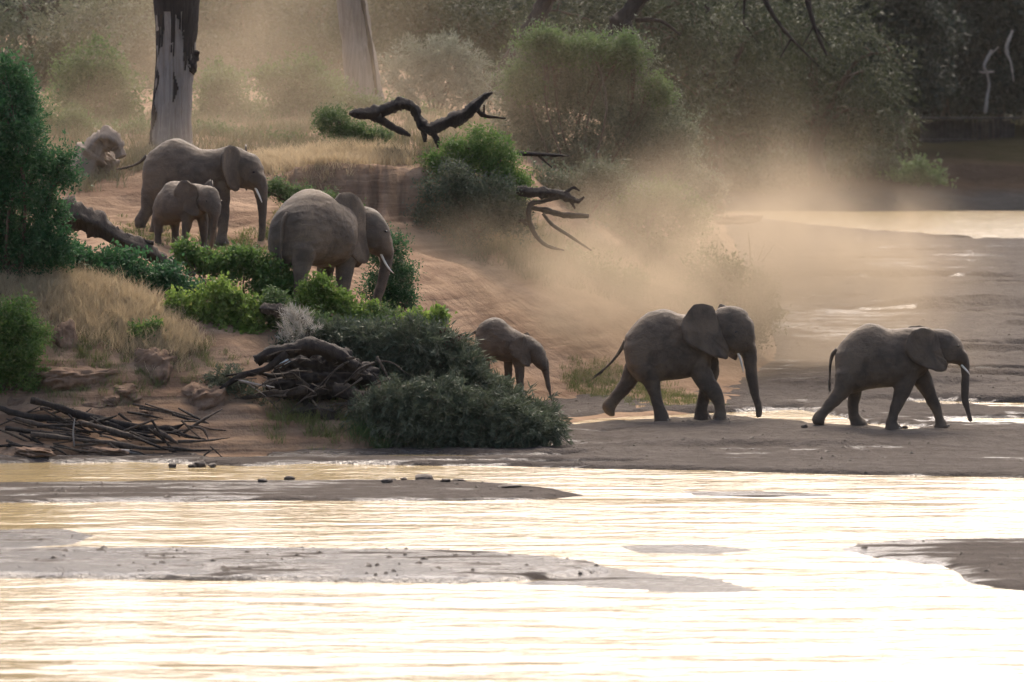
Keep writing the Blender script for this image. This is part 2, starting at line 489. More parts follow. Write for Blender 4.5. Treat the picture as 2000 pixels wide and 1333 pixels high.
# the near left bank: heights from points whose place in the photograph and distance are known
CTRL = []
SHORE = np.array([on(px, py, 0.0)[:2] for px, py in ((-500, 897), (-200, 896), (0, 894), (200, 893), (400, 891), (600, 889), (750, 884), (900, 880), (1000, 876), (1075, 868), (1095, 840), (1120, 822), (1200, 815), (1300, 811), (1430, 803), (1490, 788), (1525, 750), (1530, 690), (1510, 610), (1475, 540), (1440, 480), (1425, 445), (1410, 420))])
for i in range(len(SHORE) - 1):
    a, b = SHORE[i], SHORE[i + 1]
    L = np.hypot(*(b - a)); m = max(int(L / 2.2), 1)
    nrm = np.array([b[1] - a[1], a[0] - b[0]]) / L            # towards the river
    for k in range(m):
        q = a + (b - a) * k / m
        CTRL.append((q[0], q[1], 0.03))
        CTRL.append((*(q + nrm * 2.5), -0.8))
for px, py, d in (
    # shelf with driftwood and rocks
    (0, 860, 90.5), (200, 862, 90.6), (400, 855, 91), (560, 850, 91.5), (700, 840, 92), (100, 800, 91.6), (300, 800, 92), (420, 800, 92.3),
    (80, 740, 92.4), (200, 735, 92.7), (330, 730, 93), (440, 740, 93.2), (550, 760, 93.5),
    # dry-grass mound
    (-300, 560, 95), (0, 560, 95), (120, 560, 95.2), (230, 580, 95.2), (320, 620, 94.8), (400, 670, 94.3), (480, 690, 94.2), (560, 690, 94.6), (650, 690, 95.2), (0, 650, 93.8), (120, 660, 93.6), (250, 670, 93.8),
    # top of the mound under the bushes
    (50, 520, 97.5), (200, 530, 97.5), (330, 570, 97), (450, 600, 96.5), (560, 620, 96.4), (650, 640, 96.6), (760, 680, 97), (860, 740, 97), (950, 800, 97), (1040, 830, 97.5),
    # the elephants' path
    (-200, 450, 106), (100, 430, 107), (250, 445, 107), (300, 462, 108), (380, 480, 105), (440, 477, 106.5), (400, 490, 103.5), (520, 500, 104), (560, 545, 101), (600, 612, 98.2), (680, 610, 100.2), (740, 620, 101.5), (840, 660, 103), (930, 735, 103), (1000, 775, 103.5), (1060, 790, 103.5),
    # dusty slope
    (850, 600, 104.8), (900, 520, 108), (1000, 640, 106.8), (1000, 560, 110), (1100, 700, 107), (1150, 760, 106), (1100, 600, 110), (1200, 660, 110.5), (1300, 720, 110), (1300, 600, 116), (1400, 715, 112), (1400, 560, 124), (1450, 640, 119),
    (700, 445, 110.2), (800, 480, 110.8), (640, 430, 109.5), (570, 420, 109.5), (900, 470, 112), (1000, 500, 113), (1100, 490, 118),
    # plateau
    (480, 335, 113), (560, 330, 113.2), (640, 322, 113.6), (730, 318, 113.8), (820, 322, 113.8), (900, 330, 115), (1000, 350, 117), (330, 330, 112), (250, 350, 112), (120, 345, 113), (-100, 345, 112), (335, 285, 118), (500, 300, 118), (700, 290, 119), (830, 282, 117.5), (1000, 310, 122),
    (1100, 380, 125), (1200, 400, 131), (1300, 430, 140), (1380, 440, 160), (1390, 420, 195),
    (700, 205, 140), (450, 230, 135), (200, 240, 135), (0, 240, 135), (900, 220, 140), (1100, 280, 145), (1250, 340, 160), (1340, 390, 190), (1370, 408, 222),
    (-100, 150, 180), (300, 140, 180), (600, 130, 180), (900, 150, 180), (1150, 230, 190), (1280, 320, 215), (1340, 385, 240),
    (0, 110, 240), (500, 100, 240), (900, 120, 240), (1200, 260, 245), (-800, 400, 110), (-800, 150, 180), (-800, 600, 97)):
    p = at(px, py, d); CTRL.append((p.x, p.y, p.z))
for x, y, z in ((8, 92, -2), (14, 100, -2), (16, 130, -2), (17, 170, -2), (18, 240, -2), (-12, 83, -2), (-4, 83, -2), (1, 86, -2), (-25, 83, -2), (-45, 90, -0.5), (-45, 100, 3), (-45, 120, 5.5), (-45, 200, 8)):
    CTRL.append((x, y, z))
CTRL = np.array(CTRL)
CS = np.array([1.0, 0.55])                    # distances count less along the line of sight
A = CTRL[:, :2] * CS
D = np.hypot(A[:, None, 0] - A[None, :, 0], A[:, None, 1] - A[None, :, 1])
D = np.sqrt(D * D + 0.15)
np.fill_diagonal(D, np.sqrt(0.15) - 0.02)
n = len(A)
Kmat = np.block([[D, np.ones((n, 1)), A], [np.ones((1, n)), np.zeros((1, 3))], [A.T, np.zeros((2, 3))]])
WR = np.linalg.solve(Kmat, np.concatenate([CTRL[:, 2], np.zeros(3)]))
def bank_base(X, Y):
    sh = np.shape(X)
    x, y = np.ravel(X) * CS[0], np.ravel(Y) * CS[1]
    z = np.empty(len(x))
    for i in range(0, len(x), 20000):
        d = np.hypot(x[i:i + 20000, None] - A[None, :, 0], y[i:i + 20000, None] - A[None, :, 1])
        z[i:i + 20000] = np.sqrt(d * d + 0.15) @ WR[:n] + WR[n] + x[i:i + 20000] * WR[n + 1] + y[i:i + 20000] * WR[n + 2]
    return z.reshape(sh)
EDGE = np.array([at(px, py, d)[:2] for px, py, d in ((570, 332, 112.6), (640, 325, 112.7), (700, 322, 112.5), (760, 323, 112.4), (815, 327, 112.6), (860, 340, 113.2))])
def bank_height(X, Y):
    z = bank_base(X, Y)
    # undercut cliff below the grassy edge of the plateau
    ye = np.interp(X, EDGE[:, 0], EDGE[:, 1]) + 0.30 * fbm(X * 1.9, X * 0 + 2.0, 4) + 0.16 * vnoise(X * 5, X * 0) + 0.10 * np.abs(vnoise(X * 9, X * 0 + 4))
    k = sstep(EDGE[0, 0] - 0.8, EDGE[0, 0] + 0.3, X) * (1 - sstep(EDGE[-1, 0] - 0.3, EDGE[-1, 0] + 0.8, X))
    top = 5.38 + 0.05 * fbm(X * 0.9, Y * 0.9, 3)
    dy = Y - ye
    foot = np.minimum(z, 4.0 + 0.1 * fbm(X * 1.5, Y * 1.5, 3))
    cl = np.where(dy > 0, np.maximum(top, z), foot + (top - foot) * np.clip(1 + dy / 0.9, 0, 1) ** 1.8)
    cl = np.where((dy < -2.2) | (dy > 2.5), z, cl)
    z = z * (1 - k) + cl * k
    z = z + 0.10 * fbm(X * 0.7, Y * 0.7, 5) * sstep(0.05, 0.6, z) + 0.025 * fbm(X * 3, Y * 3, 3) * sstep(0.0, 0.3, z)
    # stepped ledges in the shelf by the water
    m = (1 - sstep(1.2, 2.0, z)) * (1 - sstep(92, 95, Y)) * sstep(0.02, 0.1, z)
    s = 0.30
    zs = (np.floor(z / s) + sstep(0.55, 0.95, z / s - np.floor(z / s))) * s
    return z * (1 - 0.75 * m) + zs * 0.75 * m
_gx, _gy = np.arange(-46, 16.1, 0.2), np.arange(86, 262.1, 0.25)
_GZ = bank_height(*np.meshgrid(_gx, _gy))
def bank_fast(X, Y):
    fx = np.clip((np.asarray(X, float) + 46) / 0.2, 0, len(_gx) - 1.001); fy = np.clip((np.asarray(Y, float) - 86) / 0.25, 0, len(_gy) - 1.001)
    i, j = fx.astype(int), fy.astype(int); u, v = fx - i, fy - j
    return (_GZ[j, i] * (1 - u) + _GZ[j, i + 1] * u) * (1 - v) + (_GZ[j + 1, i] * (1 - u) + _GZ[j + 1, i + 1] * u) * v
def H(x, y): return float(bank_fast(np.array([x]), np.array([y]))[0])
def hit(px, py, d0=88.0, d1=230.0):
    """first point where the line of sight of a photograph pixel meets the bank"""
    ds = np.arange(d0, d1, 0.25)
    a, b = np.array(at(px, py, d0)), np.array(at(px, py, d1))
    P = a + (b - a) * ((ds - d0) / (d1 - d0))[:, None]
    below = P[:, 2] < np.maximum(bank_fast(P[:, 0], P[:, 1]), 0.0)
    i = int(np.argmax(below)) if below.any() else len(ds) - 1
    return Vector(P[i])
xs = axis([(-46, -16, 1.0), (-16, 12, 0.115), (12, 16, 0.5)])
ys = axis([(86, 118, 0.115), (118, 150, 0.4), (150, 262, 2.0)])
me, V = grid_mesh('left_bank', xs, ys, bank_height, keep=lambda V: V[:, 2] > -0.25)
left_bank = tag(link_mesh('left_bank', me, M['soil'], smooth=True), 'reddish brown earth river bank sloping down to the water', kind='structure')

def sand_hit(px, py):
    """where a line of sight meets the river sand"""
    z = 0.0
    for _ in range(6):
        p = on(px, py, z)
        z = max(0.0, float(sand_height(np.array([p.x]), np.array([p.y]))[0]))
    return on(px, py, z)
# crumbs of mud and grit scattered on the sand
rng = np.random.default_rng(21)
nc_ = 9000
X = rng.uniform(-11, 16, nc_); Y = 66 + 70 * rng.random(nc_) ** 1.2
Z = sand_height(X, Y)
ok = (Z > 0.015) & (fbm(X * .5, Y * .25, 3) + .5 * rng.random(nc_) > .1)
X, Y, Z = X[ok], Y[ok], Z[ok]
sz = .012 + .05 * rng.random(len(X)) ** 4
base = np.array([(1, 0, -.3), (-.5, .87, -.3), (-.5, -.87, -.3), (.15, .1, .75), (.5, .5, .3), (-.4, -.1, .5)])
th = rng.random(len(X)) * 6.28
R_ = np.stack([np.stack([np.cos(th), -np.sin(th)], 1), np.stack([np.sin(th), np.cos(th)], 1)], 1)
xy = np.einsum('nij,kj->nki', R_, base[:, :2]) * (sz * rng.uniform(.8, 2.2, len(X)))[:, None, None]
V = np.concatenate([xy + np.stack([X, Y], 1)[:, None, :], (base[None, :, 2] * sz[:, None] + Z[:, None])[:, :, None]], 2).reshape(-1, 3)
T_ = (np.arange(len(X))[:, None, None] * 6 + np.array([[0, 4, 3], [0, 1, 4], [1, 3, 4], [1, 2, 5], [1, 5, 3], [2, 3, 5], [2, 0, 3]])[None]).reshape(-1, 3)
tag(link_mesh('mud_crumbs', np_mesh('mud_crumbs', V, tris=T_), M['clod']), 'small crumbs of dark mud scattered on the river sand', None, None, 'stuff')

# ------------------------------------------------------------------ elephants
def loft(secs, sides=28, ridge=0.0):
    """closed skin through cross-sections (x, z_top, z_bottom, half_width) that stand across the x axis"""
    S = smooth_path(secs, len(secs) * 3)
    V, F = [], []
    a = np.arange(sides) / sides * 2 * pi
    for x, zt, zb, hw in S:
        hw = max(hw, 0.02)
        zc = zb + (zt - zb) * 0.46
        c, s = np.cos(a), np.sin(a)
        y = hw * np.sign(c) * np.abs(c) ** 0.86
        z = np.where(s > 0, zc + (zt - zc) * np.abs(s) ** (0.95 + ridge), zc - (zc - zb) * np.abs(s) ** 0.86)
        V += np.stack([np.full(sides, x), y, z], 1).tolist()
    n = len(S)
    for i in range(n - 1):
        for k in range(sides):
            p, q = i * sides + k, i * sides + (k + 1) % sides
            F.append((p, p + sides, q + sides, q))
    V.append([S[0][0] - 0.02, 0, (S[0][1] + S[0][2]) / 2]); V.append([S[-1][0] + 0.02, 0, (S[-1][1] + S[-1][2]) / 2])
    for k in range(sides):
        F.append((len(V) - 2, k, (k + 1) % sides))
        F.append((len(V) - 1, (n - 1) * sides + (k + 1) % sides, (n - 1) * sides + k))
    return np.array(V), F
def limb(path, y_of, lat=0.92, sides=18, foot=True):
    """leg or trunk: rows (x, z, r); y_of(t) sideways position; r is the half width seen from the side"""
    P = smooth_path(path, len(path) * 4)
    n = len(P)
    V, F = [], []
    T = np.gradient(P[:, :2], axis=0); T /= np.linalg.norm(T, axis=1)[:, None] + 1e-9
    if foot:
        k = max(n - 6, 1)
        for i in range(k, n):                              # the sole is level
            f = (i - k) / (n - 1 - k)
            T[i] = T[i] * (1 - f) + np.array([0, -1.0]) * f
            T[i] /= np.linalg.norm(T[i])
    a = np.arange(sides) / sides * 2 * pi
    for i in range(n):
        t = i / (n - 1)
        nx, nz = -T[i][1], T[i][0]
        r = max(P[i][2], 0.008) * min(1.0, 0.35 + 0.65 * math.sqrt(min(1.0, i / 4.0)))
        y = y_of(t)
        V += np.stack([P[i][0] + np.cos(a) * r * nx, y + np.sin(a) * r * lat, P[i][1] + np.cos(a) * r * nz], 1).tolist()
    for i in range(n - 1):
        for k in range(sides):
            p, q = i * sides + k, i * sides + (k + 1) % sides
            F.append((p, q, q + sides, p + sides))
    V.append([P[0][0], y_of(0), P[0][1]]); V.append([P[-1][0], y_of(1), P[-1][1]])
    for k in range(sides):
        F.append((len(V) - 2, (k + 1) % sides, k))
        F.append((len(V) - 1, (n - 1) * sides + k, (n - 1) * sides + (k + 1) % sides))
    return np.array(V), F
def remeshed(name, parts, voxel, smooth_it=5):
    mb = MB()
    for V, F in parts: mb.add(V, F)
    tmp = bpy.data.objects.new('tmp', mb.mesh('tmp'))
    COL.objects.link(tmp)
    md = tmp.modifiers.new('r', 'REMESH'); md.mode = 'VOXEL'; md.voxel_size = voxel
    ms = tmp.modifiers.new('s', 'SMOOTH'); ms.factor = 0.5; ms.iterations = smooth_it
    dg = bpy.context.evaluated_depsgraph_get()
    me = bpy.data.meshes.new_from_object(tmp.evaluated_get(dg))
    me.name = name
    co = np.empty(len(me.vertices) * 3); me.vertices.foreach_get('co', co); co = co.reshape(-1, 3)
    nr = np.empty(len(me.vertices) * 3); me.vertices.foreach_get('normal', nr); nr = nr.reshape(-1, 3)
    dsp = 0.011 * fbm(co[:, 0] * 5 + co[:, 1] * 3, co[:, 2] * 7 + co[:, 1] * 2, 4) + 0.010 * fbm(co[:, 0] * 1.9 + 7, co[:, 2] * 1.9 + co[:, 1], 2)
    me.vertices.foreach_set('co', (co + nr * dsp[:, None]).ravel()); me.update()
    old = tmp.data
    bpy.data.objects.remove(tmp); bpy.data.meshes.remove(old)
    me.materials.clear()
    return me
def ear_mesh(outline, attach, y0, flare, side, cup=0.10, seed=0, stretch=True):
    """outline (x, z) of the ear laid flat; swings out by flare about the hinge line attach ((x,z),(x,z))"""
    O = smooth_path(list(outline) + [outline[0]], len(outline) * 4)[:-1]
    (ax, az), (bx, bz) = attach
    rr = np.random.default_rng(seed + 50)
    O = O + rr.normal(size=O.shape) * 0.006
    cx, cz = O.mean(0)
    rings, V, F = 7, [], []
    m = len(O)
    r = np.random.default_rng(seed)
    ph = r.random(4) * 6
    for k in range(rings + 1):
        f = k / rings
        for i, (x, z) in enumerate(O):
            px, pz = cx + (x - cx) * f, cz + (z - cz) * f
            if k == 0: px, pz = cx, cz
            t = (pz - az) / (bz - az + 1e-9)
            hx = ax + (bx - ax) * t
            dx = (hx - px) / (cos(flare) if flare < 0.62 and stretch else 1.0)   # distance behind the hinge
            w = 0.024 * sin(i / m * 2 * pi * 4 + ph[0]) * f * f + 0.016 * sin(i / m * 2 * pi * 9 + ph[1]) * f * f
            bow = cup * sin(min(max(dx / 0.75, 0), 1) * pi) * 0.5
            y = y0 + dx * sin(flare) + w + bow * cos(flare)
            V.append((hx - dx * cos(flare) - bow * sin(flare) * 0.6, side * y, pz))
    for k in range(rings):
        for i in range(m):
            a, b = k * m + i, k * m + (i + 1) % m
            F.append((a, b, b + m, a + m) if side > 0 else (a, a + m, b + m, b))
    return V, F
def solid(V, F, th):
    """give a sheet thickness by pushing a copy along its normals and sewing the rim"""
    bm = bmesh.new()
    vs = [bm.verts.new(v) for v in V]
    for f in F:
        try: bm.faces.new([vs[i] for i in f])
        except ValueError: pass
    bmesh.ops.remove_doubles(bm, verts=bm.verts, dist=1e-5)
    bmesh.ops.solidify(bm, geom=bm.faces[:], thickness=th)
    bmesh.ops.recalc_face_normals(bm, faces=bm.faces[:])
    me = bpy.data.meshes.new('sheet'); bm.to_mesh(me); bm.free()
    return me

def elephant(label, loc, yaw, spec, group='elephants crossing to the river'):
    """spec in metres: x forward, z up, y left. Head parts can be turned about the neck."""
    root = empty('elephant', loc, yaw)
    tag(root, label, 'elephant', group)
    neck = Vector(spec.get('neck', (0, 0, 0)))
    Rh = Matrix.Rotation(spec.get('head_yaw', 0), 3, 'Z') @ Matrix.Rotation(spec.get('head_pitch', 0), 3, 'Y')
    def turn(V):
        if not spec.get('head_yaw') and not spec.get('head_pitch'): return V
        return [tuple(Rh @ (Vector(v) - neck) + neck) for v in V]
    parts = []
    V, F = loft(spec['torso'], 32, 0.12); parts.append((V, F))
    V, F = loft(spec['head'], 24, 0.0); parts.append((turn(V), F))
    V, F = limb(spec['trunk'], lambda t: spec.get('trunk_y', 0) * t * t, 1.0, 16, foot=False); parts.append((turn(V), F))
    for path, y in spec['legs']:
        yy = y
        V, F = limb(path, lambda t, yy=yy: yy * (0.86 + 0.14 * min(1, 2 * t)), 0.90); parts.append((V, F))
    # brow, cheek and temple swell, so the head is not one smooth egg
    for (bx, by, bz, br) in spec.get('bumps', ()):
        for sd in (-1, 1):
            bm = bmesh.new(); bmesh.ops.create_icosphere(bm, subdivisions=2, radius=br)
            vv = [(v.co.x * 1.2 + bx, v.co.y * 0.7 + by * sd, v.co.z * 1.1 + bz) for v in bm.verts]
            ff = [[v.index for v in f.verts] for f in bm.faces]; bm.free()
            parts.append((turn(vv), ff))
    body = link_mesh('body', remeshed('body', parts, spec.get('voxel', 0.026), spec.get('smooth', 4)), M['skin'], root, True)
    for sd in (-1, 1):
        e = spec['ear'] if sd < 0 else spec.get('far_ear', spec['ear'])
        V, F = ear_mesh(e['outline'], e['attach'], e['y0'], e['flare'], sd, e.get('cup', 0.10), 5 + sd)
        me = solid(turn(V), F, e.get('thick', 0.022))
        link_mesh('ear', me, M['skin'], root, True)
        ex, ey, ez, er = spec['eye']
        bm = bmesh.new(); bmesh.ops.create_uvsphere(bm, u_segments=10, v_segments=8, radius=er * .8)
        for v in bm.verts: v.co = Vector((v.co.x * 1.25, v.co.y, v.co.z * 0.8)) + Vector((ex, ey * sd, ez))
        for v in bm.verts: v.co = Vector(turn([v.co])[0])
        me = bpy.data.meshes.new('eye'); bm.to_mesh(me); bm.free()
        link_mesh('eye', me, M['eye'], root, True)
        if spec.get('tusk'):
            P = smooth_path([(x, y * sd, z, r) for x, y, z, r in spec['tusk']], 12)
            V, F = tube(P[:, :3], P[:, 3], 8)
            MB().add(turn(V), F).build('tusk', M['ivory'], root)
    for path, y in spec['legs']:
        fx, fz, fr = path[-1]
        if fz > 0.03: continue
        for an in (-.8, 0, .8):
            bm = bmesh.new(); bmesh.ops.create_uvsphere(bm, u_segments=8, v_segments=6, radius=1)
            for v in bm.verts: v.co = Vector((fx + cos(an) * fr * .93 + v.co.x * .022, y + sin(an) * fr * .84 + v.co.y * .035, fz + .055 + v.co.z * .035))
            me = bpy.data.meshes.new('toenail'); bm.to_mesh(me); bm.free()
            link_mesh('toenail', me, M['nail'], root, True)
    if spec.get('tail'):
        P = smooth_path([(x, 0.0, z, r) for x, z, r in spec['tail']], 16)
        P[:, 1] = 0.03 * np.sin(np.linspace(0, 3, 16))
        V, F = tube(P[:, :3], P[:, 3], 8)
        tl = MB().add(V, F).build('tail', M['skin'], root)
        r = random.Random(4)
        d = P[-1, :3] - P[-4, :3]; d /= np.linalg.norm(d)
        L = spec.get('tuft', 0.22)
        mb = MB()
        for k in range(26):
            o = P[-1 - k % 4, :3] + np.array([r.uniform(-1, 1), r.uniform(-1, 1), r.uniform(-1, 1)]) * 0.012
            e = o + d * L * r.uniform(0.5, 1) + np.array([r.uniform(-1, 1), r.uniform(-1, 1), r.uniform(-1, 0.4)]) * 0.035
            V, F = tube([o, (o + e) / 2 + np.array([0, 0, -0.01]), e], [0.006, 0.005, 0.001], 4)
            mb.add(V, F)
        mb.build('tail_tuft', M['hair'], tl)
    return root
def px_spec(s, x0, zb, sx=1.0):
    """readers that turn pixel measurements of one elephant's side view into metres"""
    cx = lambda x: (x - x0) / s * sx
    cz = lambda y: (zb - y) / s
    sec = lambda rows: [(cx(x), cz(t), cz(b), hw) for x, t, b, hw in rows]
    pth = lambda rows: [(cx(x), cz(y), r / s) for x, y, r in rows]
    out = lambda rows: [(cx(x), cz(y)) for x, y in rows]
    return cx, cz, sec, pth, out

# leader at the right edge
cx, cz, sec, pth, out = px_spec(474.0, 1000, 1205)
LEAD = dict(
    torso=sec([(378, 440, 600, .16), (392, 385, 700, .28), (425, 335, 790, .38), (500, 250, 840, .46), (600, 168, 830, .49), (700, 127, 800, .51), (800, 140, 788, .54), (900, 178, 778, .56), (1000, 186, 768, .55), (1100, 170, 750, .51), (1200, 156, 700, .45), (1290, 160, 640, .37), (1360, 185, 560, .28)]),
    head=sec([(1350, 190, 520, .24), (1400, 178, 535, .28), (1460, 176, 535, .31), (1530, 190, 530, .31), (1595, 238, 540, .28), (1655, 308, 550, .23), (1700, 395, 560, .18), (1725, 460, 570, .14)]),
    trunk=pth([(1600, 400, 60), (1655, 470, 76), (1690, 535, 58), (1703, 610, 46), (1706, 700, 43), (1703, 800, 41), (1706, 900, 37), (1730, 1000, 30), (1752, 1085, 24), (1762, 1125, 17)]),
    legs=[
        (pth([(520, 520, 165), (485, 680, 128), (425, 820, 84), (335, 925, 66), (255, 1015, 58), (205, 1078, 68), (212, 1120, 60), (240, 1150, 30)]), -0.27),
        (pth([(600, 640, 130), (585, 850, 72), (574, 950, 58), (576, 1050, 55), (598, 1120, 68), (622, 1170, 90), (628, 1202, 94)]), 0.27),
        (pth([(1150, 480, 145), (1085, 690, 108), (1042, 830, 84), (990, 960, 64), (958, 1060, 52), (942, 1130, 60), (952, 1180, 88), (958, 1208, 94)]), -0.27),
        (pth([(1220, 520, 125), (1285, 720, 98), (1350, 850, 74), (1410, 980, 58), (1448, 1090, 48), (1466, 1150, 60), (1474, 1202, 84)]), 0.25)],
    bumps=[(cx(1575), 0.19, cz(350), 0.10), (cx(1540), 0.2, cz(455), 0.12)],
    ear=dict(outline=out([(1410, 235), (1340, 175), (1250, 160), (1150, 185), (1085, 270), (1085, 400), (1140, 480), (1220, 535), (1330, 575), (1430, 602), (1490, 590), (1510, 535), (1480, 470), (1440, 380), (1425, 300)]),
             attach=(out([(1420, 230)])[0], out([(1500, 540)])[0]), y0=0.31, flare=radians(20), cup=0.12),
    far_ear=dict(outline=out([(1410, 235), (1340, 175), (1250, 160), (1150, 185), (1085, 270), (1085, 400), (1140, 480), (1220, 535), (1330, 575), (1430, 602), (1490, 590), (1510, 535), (1480, 470), (1440, 380), (1425, 300)]),
             attach=(out([(1420, 170)])[0], out([(1500, 540)])[0]), y0=0.29, flare=radians(30), cup=0.12),
    eye=(cx(1617), 0.262, cz(345), 0.030),
    tusk=[(cx(1655), .13, cz(545), .026), (cx(1690), .16, cz(580), .022), (cx(1720), .172, cz(612), .016), (cx(1740), .175, cz(640), .005)],
    tail=[(cx(400), cz(395), .06), (cx(352), cz(440), .045), (cx(328), cz(540), .03), (cx(323), cz(660), .022), (cx(322), cz(760), .018)], tuft=0.2)
# the big walking one behind the leader
cx, cz, sec, pth, out = px_spec(434.5, 950, 1245)
o_ear = [(1262, 205), (1230, 135), (1150, 112), (1060, 118), (985, 195), (932, 285), (930, 380), (965, 460), (1040, 520), (1130, 560), (1215, 598), (1300, 625), (1368, 636), (1388, 590), (1385, 530), (1350, 460), (1318, 390), (1290, 290)]
BIG = dict(
    torso=sec([(392, 490, 600, .16), (405, 430, 680, .30), (435, 385, 760, .40), (490, 315, 830, .47), (550, 255, 870, .51), (630, 205, 875, .55), (720, 178, 868, .58), (800, 172, 858, .60), (880, 205, 848, .61), (960, 228, 838, .59), (1040, 215, 822, .55), (1120, 200, 770, .49), (1200, 190, 690, .41), (1275, 190, 600, .33)]),
    head=sec([(1280, 165, 520, .29), (1340, 150, 550, .33), (1410, 145, 585, .36), (1480, 152, 612, .35), (1540, 182, 606, .32), (1595, 250, 580, .27), (1628, 320, 560, .22)]),
    trunk=pth([(1500, 350, 70), (1540, 430, 98), (1572, 530, 88), (1588, 620, 74), (1606, 740, 60), (1622, 860, 52), (1645, 980, 44), (1670, 1080, 37), (1684, 1150, 31), (1680, 1205, 24)]),
    legs=[
        (pth([(530, 620, 140), (485, 770, 98), (425, 890, 78), (350, 985, 64), (288, 1055, 60), (252, 1112, 68), (266, 1170, 52), (285, 1208, 26)]), 0.28),
        (pth([(560, 580, 170), (615, 750, 132), (660, 880, 78), (690, 980, 60), (714, 1080, 55), (738, 1160, 64), (752, 1215, 76), (755, 1246, 78)]), -0.29),
        (pth([(1130, 540, 155), (1110, 720, 112), (1165, 850, 96), (1230, 930, 80), (1288, 1030, 62), (1306, 1110, 54), (1308, 1180, 66), (1314, 1240, 80)]), -0.28),
        (pth([(1220, 600, 110), (1225, 790, 82), (1190, 920, 66), (1158, 1050, 56), (1138, 1150, 62), (1143, 1215, 84), (1146, 1250, 88)]), 0.27)],
    bumps=[(cx(1490), 0.22, cz(320), 0.13), (cx(1440), 0.23, cz(490), 0.14)],
    ear=dict(outline=out(o_ear), attach=(out([(1262, 190)])[0], out([(1380, 560)])[0]), y0=0.33, flare=radians(26), cup=0.14),
    far_ear=dict(outline=out([(x + 120, y + 34) for x, y in o_ear]), attach=(out([(1440, 150)])[0], out([(1460, 560)])[0]), y0=0.31, flare=radians(66), cup=0.1),
    eye=(cx(1452), 0.345, cz(382), 0.034),
    tusk=[(cx(1470), .15, cz(575), .024), (cx(1500), .20, cz(640), .020), (cx(1518), .215, cz(710), .013), (cx(1530), .22, cz(775), .004)],
    tail=[(cx(410), cz(480), .06), (cx(375), cz(540), .045), (cx(320), cz(625), .032), (cx(245), cz(710), .024), (cx(165), cz(775), .018)], tuft=0.34)
# the young one trotting behind the brush
cx, cz, sec, pth, out = px_spec(558.7, 750, 1130)
o_ear = [(985, 410), (950, 372), (880, 400), (805, 445), (772, 520), (800, 615), (870, 680), (940, 735), (1000, 770), (1035, 745), (1038, 650), (1030, 550), (1010, 460)]
YOUNG = dict(
    torso=sec([(322, 380, 520, .10), (330, 330, 690, .22), (360, 275, 750, .30), (420, 210, 740, .37), (490, 165, 705, .40), (570, 146, 692, .42), (640, 155, 702, .43), (700, 190, 715, .43), (760, 250, 715, .41), (830, 298, 705, .37), (900, 332, 680, .32), (960, 358, 640, .26)]),
    head=sec([(960, 362, 620, .25), (1010, 368, 680, .28), (1060, 395, 730, .29), (1110, 428, 775, .29), (1165, 470, 815, .26), (1210, 535, 830, .21), (1240, 600, 825, .17)]),
    trunk=pth([(1175, 620, 82), (1212, 730, 64), (1234, 830, 50), (1250, 920, 40), (1265, 1010, 34), (1284, 1100, 28), (1303, 1180, 22), (1314, 1235, 16)]),
    legs=[
        (pth([(430, 520, 120), (395, 680, 88), (378, 800, 60), (388, 950, 48), (400, 1090, 54), (402, 1132, 60)]), -0.2),
        (pth([(480, 560, 100), (455, 760, 62), (470, 950, 46), (492, 1090, 54), (494, 1132, 58)]), 0.2),
        (pth([(880, 530, 105), (880, 690, 86), (892, 800, 66), (902, 920, 55), (906, 1050, 50), (912, 1110, 60), (913, 1136, 63)]), -0.2),
        (pth([(790, 560, 90), (755, 740, 62), (750, 850, 54), (745, 980, 48), (745, 1090, 54), (747, 1136, 58)]), 0.2)],
    bumps=[(cx(1120), 0.17, cz(590), 0.09), (cx(1080), 0.18, cz(670), 0.09)],
    ear=dict(outline=out(o_ear), attach=(out([(990, 410)])[0], out([(1035, 740)])[0]), y0=0.285, flare=radians(20), cup=0.09, thick=0.016),
    far_ear=dict(outline=out([(x, y - 15) for x, y in o_ear]), attach=(out([(1120, 405)])[0], out([(1120, 760)])[0]), y0=0.27, flare=radians(50), cup=0.08, thick=0.016),
    eye=(cx(1152), 0.245, cz(668), 0.022), voxel=0.022,
    tail=[(cx(340), cz(330), .045), (cx(300), cz(350), .032), (cx(245), cz(385), .022), (cx(190), cz(432), .015), (cx(170), cz(470), .012)], tuft=0.13)
